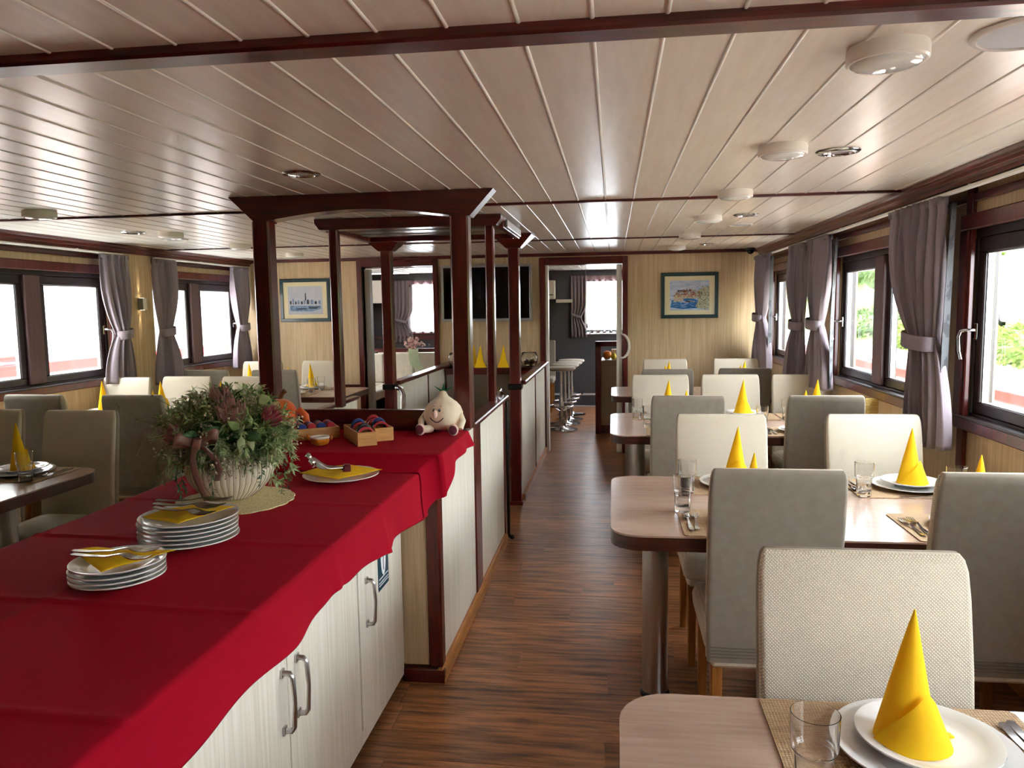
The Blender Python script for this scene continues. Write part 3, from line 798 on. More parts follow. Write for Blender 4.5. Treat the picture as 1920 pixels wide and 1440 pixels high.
# lower tablecloth
LX0, LX1, LY0, LY1 = -1.645, -.745, .02, 2.865
def hem_low(y):
    z = .762 + .009*math.sin(y*9.6+.6) + .008*math.sin(y*4.4)
    z += .012*math.exp(-((y-1.90)/.05)**2)
    if y > 2.45: z -= .05*min(1, (y-2.45)/.35)
    return z
CRE = [2.34, 1.915, 1.46, 1.03, .64]
def cloth_low(u, v):
    y = LY0 + (LY1-LY0)*v
    zt = CZ + .006
    # creases left by folding
    cr = sum(.0050*math.exp(-((y-c-.018*math.sin(3*u+c))/.009)**2) for c in CRE)
    if u < .12:     # left drop
        t = u/.12
        return (LX0-.012, y, CZ-.14+(.14+.004)*t)
    if u < .74:
        t = (u-.12)/.62; x = LX0 + (LX1-.012-LX0)*t
        cr += .0050*math.exp(-((x+1.24)/.010)**2) + .002*math.sin(7*x+3*y)*math.sin(5*y)
        return (x, y, zt+cr)
    if u < .78:
        t = (u-.74)/.04*PI/2
        return (LX1-.012+.014*math.sin(t), y, zt+cr-.014*(1-math.cos(t)))
    t = (u-.78)/.22
    hz = hem_low(y); z0 = zt-.014
    wav = .012*t*(math.sin(y*9.0+.6) + .6*math.sin(y*17)) + .010*t + .012*t*math.exp(-((y-2.30)/.025)**2) + .010*t*math.exp(-((y-1.90)/.02)**2)
    return (LX1+.002+wav, y, z0+(hz-z0)*t)
def resample_u(fn, knots):
    return lambda i_u, v: fn(i_u, v)
o = MB().grid(cloth_low, 100, 260).build('tablecloth', m_cloth, None, 60)
so = o.modifiers.new('thickness', 'SOLIDIFY'); so.thickness = .0016; so.offset = 1
tag(o, 'crimson tablecloth spread over the long lower buffet counter', 'tablecloth')
# upper tablecloth on the raised shelf, hanging over its front and aisle edges
UZ = .960
UX0, UX1, UY0, UY1 = PX0+.01, -.668, 2.865, 3.43
def hem_up(y):
    if y < 2.80: return .725
    t = min(1, (y-2.80)/.25)
    return .725 + (.897-.725)*t**.8 + .005*math.sin(y*14)
def cloth_up(u, v):
    # v: from the foot of the front drop (0) over the front edge (.22) to the back (1)
    x = None
    if v < .22:
        t = v/.22; zt = (CZ+.011)+(UZ-CZ-.016)*t**.85; y = UY0-.075*(1-t)**1.6-.006*math.sin(u*22)*(1-t); edge = 0
    elif v < .27:
        t = (v-.22)/.05*PI/2; zt = UZ-.006+.006*math.sin(t); y = UY0+.010*(1-math.cos(t)); edge = 1
    else:
        t = (v-.27)/.73; zt = UZ; y = UY0+.010+(UY1-UY0-.010)*t; edge = 1
    lo = LX1 if v < .22 else UX1
    if v < .27: k = min(1, v/.27); lo = (LX1+.004) + (UX1-LX1-.004)*k**1.3
    if u < .72:
        x = UX0 + (lo-.010-UX0)*(u/.72)
        return (x, y, zt + .0015*math.sin(9*x+4*y))
    if u < .77:
        t = (u-.72)/.05*PI/2
        return (lo-.010+.012*math.sin(t), y, zt-.012*(1-math.cos(t)))
    t = (u-.77)/.23
    hz = hem_up(y + (.02 if v > .27 else 0)); z0 = zt-.012
    kk = min(1, v/.16)
    return (lo+.002+(.018*kk+.014*(1-kk))*t+.007*kk*t*math.sin(y*26), y, z0+(min(hz, z0-.01)-z0)*t)
o = MB().grid(cloth_up, 90, 120).build('tablecloth', m_cloth, None, 60)
so = o.modifiers.new('thickness', 'SOLIDIFY'); so.thickness = .0016; so.offset = 1
tag(o, 'crimson tablecloth over the raised shelf with the plush toys', 'tablecloth')
CT = CZ + .0115       # resting height on the lower cloth
UT = UZ + .004        # resting height on the upper cloth

# ================================================================ ON THE BUFFET
def stack(n, x, y, R, where):
    me = plate_mesh(R, 'serving_plate')
    z = CT
    for i in range(n):
        pos = 'bottom' if i == 0 else ('top' if i == n-1 else '%s from the bottom' % ['', 'second', 'third', 'fourth', 'fifth'][i])
        put('serving_plate', me, (x+random.uniform(-.002, .002), y+random.uniform(-.002, .002), z), 0, 'white plate, %s of the stack %s' % (pos, where), 'plate', 'white plates stacked on the buffet')
        z += .0115
    return z - .0115
z1 = stack(4, -1.149, 1.586, .104, 'of four in front')
z2 = stack(6, -1.153, 1.894, .129, 'of six near the vase')
z3 = stack(1, -1.115, 2.945-.02, .146, 'holding the tongs') if False else None
put('serving_plate', plate_mesh(.140, 'serving_plate'), (-1.008, 2.675, CT), 0, 'white plate with a yellow napkin and serving tongs', 'plate', 'white plates on the buffet')
def flat_napkin(pts, folds, name, loc, rz, label):
    """paper napkin lying in soft waves; pts = outline quad, bilinear"""
    def fn(u, v):
        a, b, c, d = [Vector(p) for p in pts]
        p = (a*(1-u)+b*u)*(1-v) + (d*(1-u)+c*u)*v
        p.z += folds*(.5+.5*math.sin(9*u+4*v))*math.sin(PI*v)*.6 + .0008
        return p
    me = MB().grid(fn, 22, 14).mesh(name, m_napkin, 60)
    o = put(name, me, loc, rz, label, 'napkin', 'napkins on the buffet plates')
    so = o.modifiers.new('thickness', 'SOLIDIFY'); so.thickness = .0012; so.offset = 1
    return o
flat_napkin([(-.108,-.01,.040),(.02,-.085,.018),(.122,.04,.030),(-.02,.06,.020)], .012, 'flat_napkin', (-1.149, 1.586, z1), .0, 'yellow napkin under forks on the front stack of plates')
flat_napkin([(-.108,-.04,.022),(.015,-.10,.020),(.112,.04,.026),(-.02,.08,.022)], .010, 'flat_napkin', (-1.153, 1.894, z2), .15, 'yellow napkin under many forks on the tall stack')
flat_napkin([(-.15,-.02,.024),(.02,-.11,.020),(.15,.02,.026),(.0,.10,.030)], .012, 'flat_napkin', (-1.008, 2.675, CT), .1, 'yellow napkin under the serving tongs')
for i, (dx, dy, a, dz) in enumerate([(-.03, -.005, -1.45, .042), (-.015, -.045, -1.62, .042)]):
    put('fork', me_fork, (-1.120+dx, 1.586+dy, z1+dz-.004), a, ('rear' if i == 0 else 'front')+' fork lying on the front stack of plates', 'fork', 'forks on the plate stacks')
for i in range(8):
    o = put('fork', me_fork, (-1.165+.005*i, 1.955-.019*i, z2+.040+.004*(i % 3)), -1.45-.05*i+random.uniform(-.1, .1),
        '%s fork counted from the back on the tall plate stack' % ['first', 'second', 'third', 'fourth', 'fifth', 'sixth', 'seventh', 'eighth'][i], 'fork', 'forks on the plate stacks')
tg = thing('serving_tongs', 'polished metal serving tongs with dark red hinge on a napkin', 'tongs', (-.985, 2.650, CT+.030), .5)
for q in (-1, 1):
    def arm(u, v, q=q):
        t = v; x = -.11*t; y = q*(.004+.045*t); z = .012+.012*t + .055*max(0, t-.55)
        w = .012 + .016*math.exp(-((t-.86)/.14)**2)
        return (x + .0, y + (u-.5)*w*.8, z + (u-.5)*w*.8*q + .006*math.cos((u-.5)*PI))
    o = MB().grid(arm, 6, 18).build('tong_arm', m_chrome, tg, 60); so = o.modifiers.new('thickness', 'SOLIDIFY'); so.thickness = .0016
    MB().grid(lambda u, v, q=q: (-.112-.022*v*math.cos(0), q*.052 + .017*math.cos(2*PI*u)*math.sin(PI*(.25+.75*v)/1.0)*.9, .052+.02*math.sin(2*PI*u)*math.sin(PI*(.25+.75*v))*.9 + .008*v), 16, 6).build('tong_scoop', m_chrome, tg, 60)
B(-.006, .022, -.014, .014, -.010, .028).build('hinge', M('dark_red_plastic', RGB(96,10,22), .35), tg, None, .005)

# ---- doily and flower arrangement
m_doily = M('beige_lace_doily', RGB(228,212,164), .9, col2=RGB(200,180,126), nscale=190, contrast=(.45,.55))
n = 96; pr = []
for k in range(n):
    a = 2*PI*k/n; r = .190*(1+.03*abs(math.sin(9*a))); pr.append((r*math.cos(a)*.98, r*math.sin(a)))
tag(MB().prism(pr, 'z', 0, .0035).build('doily', m_doily), 'beige scalloped lace doily under the flower vase', 'doily').location = (-1.245, 2.325, CT)
VX, VY, VZ = -1.277, 2.365, CT+.004
fa = thing('flower_arrangement', 'artificial flowers with proteas, greenery and ribbon in a ribbed white vase', 'flowers', (VX, VY, VZ), .47); fa.scale = (.84, .84, .84)
m_vase = M('ribbed_cream_ceramic', RGB(248,241,227), .45, col2=RGB(240,230,212), nscale=8)
prof = [(.060, 0), (.085, .004), (.125, .035), (.158, .078), (.170, .115), (.166, .150), (.146, .185), (.112, .212), (.095, .222), (.088, .216), (.10, .20)]
MB().lathe(prof, 176, (0,0,0), rib=(44, .011)).build('vase', m_vase, fa, 60)
m_groove = M('brown_rib_line', RGB(150,118,92), .5)
mb = MB()
for k in range(44):   # thin brown lines in the hollows of the ribs
    a = 2*PI*(k+.5)/44; pts = [((r*.9895+.0008)*math.cos(a), (r*.9895+.0008)*math.sin(a), z) for r, z in prof[1:8]]
    mb.tube(pts, .0012, 4)
g_ = mb.build('rib_lines', m_groove, fa, 60); g_['kind'] = 'stuff'
m_leaf = M('green_foliage', RGB(172,196,138), .6, col2=RGB(116,148,92), nscale=14, translucent=.25)
m_leaf2 = M('light_green_sprig', RGB(212,224,182), .6, col2=RGB(166,188,130), nscale=18, translucent=.25)
m_leafd = M('dark_green_leaf', RGB(88,128,84), .5, col2=RGB(58,94,62), nscale=10, translucent=.15)
m_protea = M('dusky_pink_protea', RGB(214,166,172), .7, col2=RGB(184,130,140), nscale=20, translucent=.2)
m_pink = M('pink_petal', RGB(222,120,142), .6, col2=RGB(200,92,120), nscale=16, translucent=.2)
m_berry = M('cream_bud', RGB(228,220,198), .6, col2=RGB(170,152,128), nscale=30)
m_twig = M('brown_twig', RGB(112,100,78), .8)
m_ribbon = M('copper_satin_ribbon', RGB(146,104,98), .28, coat=.3)
rnd = random.Random(11)
def leafquad(mb, base, d, L, w, curl=.15):
    d = Vector(d).normalized(); side = d.cross(Vector((0,0,1)));
    if side.length < .05: side = Vector((1,0,0))
    side.normalize(); nrm = side.cross(d)
    ang = rnd.uniform(-.9, .9); side = (side*math.cos(ang)+nrm*math.sin(ang)); nrm = side.cross(d)
    b = Vector(base); o = len(mb.v)
    m1 = b+d*L*.45; tip = b+d*L-nrm*L*curl
    mb.v += [tuple(b), tuple(m1+side*w/2+nrm*w*.15), tuple(m1-side*w/2+nrm*w*.15), tuple(tip), tuple(m1-nrm*w*.05)]
    mb.f += [(o, o+1, o+4), (o, o+4, o+2), (o+1, o+3, o+4), (o+4, o+3, o+2)]
def crown_pt(s=1.0):
    """point on the dome of the bouquet and its outward direction"""
    a = rnd.uniform(0, 2*PI); h = rnd.uniform(-.55, 1.0)
    c = math.sqrt(max(0, 1-max(h, 0)**2)) * (1.0 if h > 0 else 1.0-.3*abs(h))
    d = Vector((c*math.cos(a), c*math.sin(a), h))
    return Vector((.225*s*d.x, .21*s*d.y, .245+.160*s*d.z)), d.normalized()
core = MB().ball((0, 0, .250), .150, .145, .100, 18, 10).build('moss_core', m_leafd, fa, 60)
def sprigs(name, mat, n_sp, n_leaf, L, w, s0, s1):
    mb = MB()
    for _ in range(n_sp):
        p, d = crown_pt(rnd.uniform(s0, s1)); root = Vector((0, 0, .24))
        ax = (d + Vector((rnd.uniform(-.35,.35), rnd.uniform(-.35,.35), rnd.uniform(-.2,.4)))).normalized()
        for k in range(n_leaf):
            t = k/n_leaf; b = p - ax*.055 + ax*.10*t
            az = rnd.uniform(0, 2*PI); e1 = ax.orthogonal().normalized(); e2 = ax.cross(e1)
            ld = ax*.65 + (e1*math.cos(az)+e2*math.sin(az))*.8
            leafquad(mb, b, ld, L*rnd.uniform(.7, 1.2), w*rnd.uniform(.8, 1.2))
        mb.tube([p-ax*.08, p+ax*.05], .0014, 4)
    o = mb.build(name, mat, fa); o['kind'] = 'stuff'; return o
sprigs('feathery_sprigs', m_leaf, 90, 24, .050, .0085, .8, 1.02)
sprigs('pale_sprigs', m_leaf2, 110, 20, .034, .010, .85, 1.10)
sprigs('dark_sprigs', m_leafd, 30, 16, .050, .016, .65, .92)
mb = MB()
for _ in range(90):
    p, d = crown_pt(rnd.uniform(.92, 1.14))
    for k in range(16):
        q = p + Vector((rnd.gauss(0,.022), rnd.gauss(0,.022), rnd.gauss(0,.020)))
        mb.ball(q, rnd.uniform(.0034, .0058), nu=5, nv=3)
        if k % 3 == 0: mb.tube([p-d*.03, q], .0008, 3, False)
o = mb.build('bud_clusters', m_berry, fa, 60); o['kind'] = 'stuff'
def protea(c, d, R, mat, nm='protea_bloom', rows=5):
    mb = MB(); d = Vector(d).normalized(); e1 = d.orthogonal().normalized(); e2 = d.cross(e1)
    for j in range(rows):
        n_p = 13; t = j/(rows-1)
        for k in range(n_p):
            a = 2*PI*(k+.5*(j % 2))/n_p; rad = e1*math.cos(a)+e2*math.sin(a)
            b = Vector(c) + rad*R*(.30+.10*t) - d*R*.5*(1-t*.3)
            dirn = d*(1.0-.10*t) + rad*(.18+.55*(1-t) if j < 2 else .28)
            leafquad(mb, b, dirn, R*(1.35+.35*t), R*.40, -.12)
    mb.ball(Vector(c)-d*R*.1, R*.42, nu=10, nv=6)
    return mb.build(nm, mat, fa)
protea((.015, -.165, .335), (.05, -.45, 1), .060, m_protea)
protea((-.02, -.07, .400), (-.1, -.15, 1), .045, m_protea)
protea((-.175, -.125, .275), (-.9, -.5, .35), .042, m_protea)
protea((.150, -.120, .320), (.75, -.5, .45), .044, m_pink, 'pink_bloom')
# big rounded leaves on the front
def big_leaf(c, d, L, w, mat):
    c = Vector(c); d = Vector(d).normalized(); s = d.cross(Vector((0,-1,.3))).normalized(); nn = s.cross(d)
    def fn(u, v):
        ww = w*math.sin(PI*min(.999, v**.8))*.5
        return c + d*L*v + s*(u-.5)*2*ww + nn*(.10*L*math.sin(PI*v) - .25*abs(u-.5)*ww)
    o = MB().grid(fn, 6, 10).build('leaf', mat, fa, 60); so = o.modifiers.new('thickness', 'SOLIDIFY'); so.thickness = .001; return o
for c, d, L, w, m in (((.06,-.215,.285),(.7,-.5,-.25),.075,.045,m_leafd), ((.05,-.22,.275),(-.15,-.4,-.9),.062,.030,m_leaf2), ((.075,-.22,.27),(.25,-.4,-.9),.055,.026,m_leaf2),
    ((.04,-.20,.30),(-.5,-.4,.5),.06,.035,m_leaf), ((-.10,-.20,.29),(-.6,-.5,.1),.07,.03,m_leafd), ((-.14,-.17,.275),(-.9,-.3,-.25),.07,.032,m_leafd), ((.14,-.17,.385),(-.2,-.5,.7),.055,.05,m_leaf2),
    ((-.02,-.20,.31),(-.7,-.4,-.1),.07,.026,m_leafd), ((.185,-.11,.235),(.75,-.3,-.6),.085,.018,m_leaf), ((.20,-.10,.25),(.8,-.2,.1),.07,.02,m_leaf2)):
    big_leaf(c, d, L, w, m)
# trailing strands over the vase
mb = MB()
for (x0, y0, ln, n_l, side) in ((-.165,-.11,.20,26,1), (-.150,-.12,.17,22,1), (-.055,-.178,.20,30,1), (.075,-.170,.12,16,1), (.10,-.155,.17,18,1), (.12,-.145,.10,12,1), (.175,-.09,.22,30,1), (.20,-.07,.20,26,1), (-.22,-.08,.15,14,1)):
    pts = []
    for k in range(9):
        t = k/8; out = .03*math.sin(PI*min(1, t*1.2)); r = 1+.10*math.sin(PI*t)
        pts.append(Vector((x0*r*1.05, y0*r*1.05-.01, .235-ln*t)))
    mb.tube(pts, .0011, 4)
    for k in range(n_l):
        t = (k+.5)/n_l; i = min(7, int(t*8)); p = pts[i].lerp(pts[i+1], t*8-i)
        leafquad(mb, p, (rnd.uniform(-1,1), rnd.uniform(-.6,.2), rnd.uniform(-.8,.3)), rnd.uniform(.012,.024), .008)
o = mb.build('trailing_strands', m_leafd, fa); o['kind'] = 'stuff'
mb = MB()   # sprays to the right, reaching down to the cloth
for _ in range(26):
    b = Vector((rnd.uniform(.15,.24), rnd.uniform(-.12,.02), rnd.uniform(.06,.26)))
    for k in range(10): leafquad(mb, b, (rnd.uniform(-.2,1), rnd.uniform(-1,.5), rnd.uniform(-.8,.5)), rnd.uniform(.02,.045), .008)
o = mb.build('side_sprays', m_leaf2, fa); o['kind'] = 'stuff'
for q in [((-.20,-.1,.30),(-.33,-.14,.36),(-.43,-.16,.44)), ((-.2,-.1,.28),(-.32,-.16,.27),(-.36,-.2,.20)), ((-.2,-.08,.33),(-.30,-.1,.36),(-.36,-.12,.355)), ((-.21,-.09,.25),(-.27,-.14,.16),(-.28,-.15,.06)), ((-.15,-.1,.36),(-.26,-.1,.43),(-.30,-.1,.46)), ((.08,-.05,.40),(.12,-.05,.46),(.14,-.05,.475))]:
    q = [Vector(q[0]), Vector(q[0]).lerp(Vector(q[1]), .75), Vector(q[0]).lerp(Vector(q[2]), .72)]
    mb = MB().tube(q, [.0011,.0009,.0007], 5); mb.ball(q[-1], .0040, nu=7, nv=5); mb.build('twig', m_twig, fa)
# ribbon bow with tails
def ribbon(pts, w, nm):
    pts = [Vector(p) for p in pts]
    def fn(u, v):
        t = v*(len(pts)-1); i = min(len(pts)-2, int(t)); f_ = t-i
        p0, p1, p2, p3 = pts[max(i-1,0)], pts[i], pts[i+1], pts[min(i+2, len(pts)-1)]
        p = .5*((2*p1)+(-p0+p2)*f_+(2*p0-5*p1+4*p2-p3)*f_**2+(-p0+3*p1-3*p2+p3)*f_**3)
        return p + Vector((.25,.1,1)).normalized()*(u-.5)*w
    o = MB().grid(fn, 3, 28).build(nm, m_ribbon, fa, 80); so = o.modifiers.new('thickness', 'SOLIDIFY'); so.thickness = .0012
ribbon([(-.105,-.215,.262),(-.165,-.245,.285),(-.185,-.235,.270),(-.155,-.200,.262),(-.105,-.215,.262)], .040, 'bow_loop')
ribbon([(-.105,-.215,.265),(-.055,-.250,.295),(-.030,-.240,.285),(-.055,-.205,.270),(-.105,-.215,.265)], .040, 'bow_loop')
ribbon([(-.105,-.218,.262),(-.12,-.245,.262),(-.095,-.252,.260),(-.090,-.222,.262)], .040, 'bow_knot')
def tail(pts, w):
    pts = [Vector(p) for p in pts]
    def fn(u, v):
        t = v*(len(pts)-1); i = min(len(pts)-2, int(t)); p = pts[i].lerp(pts[i+1], t-i)
        return p + Vector((1,-.25,.1)).normalized()*(u-.5)*w
    o = MB().grid(fn, 3, 24).build('ribbon_tail', m_ribbon, fa, 80); so = o.modifiers.new('thickness', 'SOLIDIFY'); so.thickness = .0012
tail([(-.115,-.225,.25),(-.125,-.212,.20),(-.118,-.205,.14),(-.10,-.190,.08),(-.085,-.165,.03)], .024)
tail([(-.090,-.228,.25),(-.065,-.225,.22),(-.045,-.215,.19),(-.035,-.205,.15),(-.045,-.200,.11)], .022)

# ---- wooden trays with striped rolls and goggles-like pieces
def tray(name, cx, cy, w, d, h, rz, label):
    t = thing(name, label, 'box', (cx, cy, UT), rz, 'bamboo boxes on the raised shelf'); k = .008
    B(-w/2+k, w/2-k, -d/2+k, d/2-k, 0, .006).build('bottom', m_bamboo, t)
    for nm, b in (('side', (-w/2, w/2, -d/2, -d/2+k)), ('side', (-w/2, w/2, d/2-k, d/2)), ('side', (-w/2, -w/2+k, -d/2+k, d/2-k)), ('side', (w/2-k, w/2, -d/2+k, d/2-k))):
        B(b[0], b[1], b[2], b[3], 0, h).build(nm, m_bamboo, t, None, .0015)
    return t
BX = [(-1.305, 3.215, .34, .15), ]
tray('bamboo_box', -1.395, 3.165, .36, .14, .050, .60, 'long bamboo box of blue and red cloth rolls behind the flowers')
tray('bamboo_box', -1.085, 3.120, .082, .27, .058, .56, 'narrow bamboo box whose end points to the aisle')
tray('bamboo_box', -1.044, 3.232, .082, .25, .058, .56, 'narrow bamboo box lying behind the first one')
m_blue = M('navy_felt', RGB(26,52,120), .8, sheen=.3); m_red = M('scarlet_felt', RGB(178,28,40), .8, sheen=.3)
def roll(x, y, z, rz, k):
    t = thing('cloth_roll', 'rolled red and blue cloth, %s in the long bamboo box' % ORD[k], 'cloth roll', (x, y, z), rz, 'cloth rolls in the bamboo box')
    for j in range(3):
        a0 = -.048+.032*j
        MB().loft([[(r*math.cos(a), yy, r*.9*math.sin(a)) for a in [2*PI*i/12 for i in range(12)]] for yy, r in ((a0, .0165), (a0+.004, .019), (a0+.027, .019), (a0+.0315, .0165))]).build('stripe', (m_blue, m_red)[(j+k) % 2], t, 50)
ORD = ['first from the left, front', 'second from the left, front', 'third from the left, front', 'fourth from the left, front', 'fifth from the left, front', 'sixth from the left, front', 'seventh from the left, front', 'rightmost, front']
for k in range(8):
    u = -.150+.0425*k; c, s_ = math.cos(.60), math.sin(.60)
    roll(-1.395+u*c, 3.165+u*s_, UT+.052, .60, k)
m_shiny = M('plum_glossy_plastic', RGB(92,22,40), .12, coat=.5)
def eyewear(x, y, z, rz, lab, bl):
    t = thing('padded_mask', lab, 'mask', (x, y, z), rz, 'glossy padded pieces in the narrow boxes')
    MB().grid(lambda u, v: (.034*math.cos(PI*u)*(1-.1*v), -.03+.06*v, .038*math.sin(PI*u)*(.8+.3*math.sin(PI*v))), 16, 8).build('shell', m_shiny, t, 60).modifiers.new('thickness', 'SOLIDIFY').thickness = .004
    MB().tube([(.033*math.cos(a), -.032, .036*math.sin(a)) for a in [PI*k/12 for k in range(13)]], .005, 8).build('rim', m_red, t, 60)
    MB().tube([(.028*math.cos(a), 0, .006+.041*math.sin(a)) for a in [PI*k/10 for k in range(11)]], .007, 8).build('band', bl, t, 60)
eyewear(-1.040, 3.045, UT+.038, .56, 'glossy plum padded piece at the aisle end of the front narrow box', m_black)
eyewear(-1.095, 3.133, UT+.044, .56, 'blue-banded padded piece in the middle of the front narrow box', m_blue)
eyewear(-1.018, 3.178, UT+.042, .56, 'red padded piece in the rear narrow box', m_blue)
eyewear(-1.070, 3.262, UT+.042, .56, 'padded piece at the far end of the rear narrow box', m_red)
# tealight cup
tc_ = thing('ceramic_cup', 'small orange ceramic cup with two knob ears beside the bamboo box', 'cup', (-1.225, 3.02, UT), .2)
m_or = M('orange_glaze', RGB(226,140,44), .3, col2=RGB(206,112,28), nscale=10)
MB().lathe([(.020, 0), (.034, .006), (.041, .022), (.040, .030), (.034, .031), (.030, .014), (.002, .010)], 28).build('bowl', m_or, tc_, 50)
MB().lathe([(.041, .0295), (.043, .033), (.041, .0375), (.026, .038), (.024, .034), (.026, .030)], 28).build('rim', m_white, tc_, 50)
for q in (-1, 1):
    MB().ball((q*.044, 0, .030), .010, .008, .010).build('ear', m_or, tc_, 60)
    MB().tube([(q*.046, 0, .034), (q*.052, 0, .050)], [.005, .002], 6).build('ear_tip', m_or, tc_, 60)

# ---- plush onion with a smiling face
m_plush = M('cream_plush', RGB(250,236,212), .9, sheen=.3, col2=RGB(240,216,184), scale=(1,1,.25), nscale=26, bump=.2)
m_plushp = M('pinkish_cream_plush', RGB(240,206,190), .9, sheen=.5)
m_maroon = M('maroon_plush', RGB(104,24,44), .9, sheen=.5)
on = thing('plush_onion', 'cream plush onion with a stitched smile sitting against the post', 'soft toy', (-.775, 3.385, UT), -.05)
oprof = [(.010, .010), (.045, .013), (.074, .032), (.090, .066), (.090, .092), (.081, .116), (.064, .136), (.042, .152), (.026, .164), (.019, .176), (.014, .186), (.004, .190)]
MB().lathe(oprof, 48, (0,0,0), rib=(10, .012)).build('body', m_plush, on, 60)
def on_surf(ax, z, d=0):
    for (r0, z0), (r1, z1_) in zip(oprof[:-1], oprof[1:]):
        if z0 <= z <= z1_: r = r0+(r1-r0)*(z-z0)/(z1_-z0)
    return (math.sin(ax)*(r+d), -math.cos(ax)*(r+d), z)
for ax in (-.27, .06): MB().ball(on_surf(ax, .110), .0055, .0045, .008, 10, 7).build('eye', m_black, on, 60)
for ax in (-.27, .06):
    p = on_surf(ax, .110); MB().ball((p[0]+.0005, p[1]-.003, p[2]+.003), .0022).build('eye_glint', m_wht, on, 60)
MB().ball(on_surf(-.13, .094, .004), .010, .012, .019).build('nose', m_plushp, on, 60)
MB().tube([on_surf(-.44+.70*k/12, .076-.020*math.sin(PI*k/12), .002) for k in range(13)], .0022, 6).build('smile', m_black, on, 60)
for ax in (-.34, .16): MB().tube([on_surf(ax-.08, .126, .002), on_surf(ax, .132, .003), on_surf(ax+.08, .127, .002)], .005, 7).build('eyebrow', m_plushp, on, 60)
for q in (-1, 1):
    MB().tube([(q*.080, -.01, .085), (q*.098, -.03, .055), (q*.092, -.055, .022)], [.014, .015, .013], 10).build('arm', m_plush, on, 60)
    fx_, fy_ = q*.062, -.085
    MB().tube([(q*.045, -.05, .022), (fx_, fy_, .024), (q*.072, fy_-.02, .026)], [.018, .018, .016], 10).build('leg', m_plush, on, 60)
    MB().ball((q*.076, fy_-.030, .028), .024, .016, .027).build('foot', m_plushp, on, 60)
    MB().ball((q*.077, fy_-.042, .028), .019, .006, .021).build('sole', m_maroon, on, 60)
m_green = M('green_felt', RGB(16,110,66), .8)
for a in (-.9, .1, 1.0):
    MB().grid(lambda u, v, a=a: (math.sin(a)*.060*v + (u-.5)*.020*(1-v), .004, .184+.046*v*(1-.4*abs(a)) + 0*u), 4, 6).build('sprout_leaf', m_green, on, 60).modifiers.new('thickness', 'SOLIDIFY').thickness = .002
# ---- orange plush, half hidden by the flowers
m_orange = M('orange_plush', RGB(240,106,24), .9, sheen=.6, col2=RGB(228,90,14), nscale=30)
og = thing('plush_orange', 'bright orange round plush toy half hidden behind the flowers', 'soft toy', (-1.540, 3.335, UT+.002), .4)
MB().ball((0, 0, .080), .078, .074, .076, 24, 14).build('body', m_orange, og, 60)
MB().tube([(0, 0, .150), (.012, 0, .180), (.026, -.004, .192)], [.010, .009, .012], 8).build('stem', M('brown_plush', RGB(120,72,40), .9), og, 60)
for q in (-1, 1):
    MB().tube([(q*.05, -.05, .035), (q*.075, -.10, .028), (q*.085, -.125, .026)], [.024, .022, .024], 10).build('leg', m_orange, og, 60)
    MB().tube([(q*.085, -.02, .10), (q*.112, -.05, .075), (q*.115, -.08, .05)], [.017, .017, .016], 10).build('arm', m_orange, og, 60)
MB().tube([(-.045+.09*k/10, -.088+.01*abs(k-5)/5, .075-.016*math.sin(PI*k/10)) for k in range(11)], .0025, 6).build('smile', m_black, og, 60)
MB().ball((.175, -.19, .020), .030, .024, .022).build('foot', M('pale_green_plush', RGB(196,206,170), .9), og, 60)

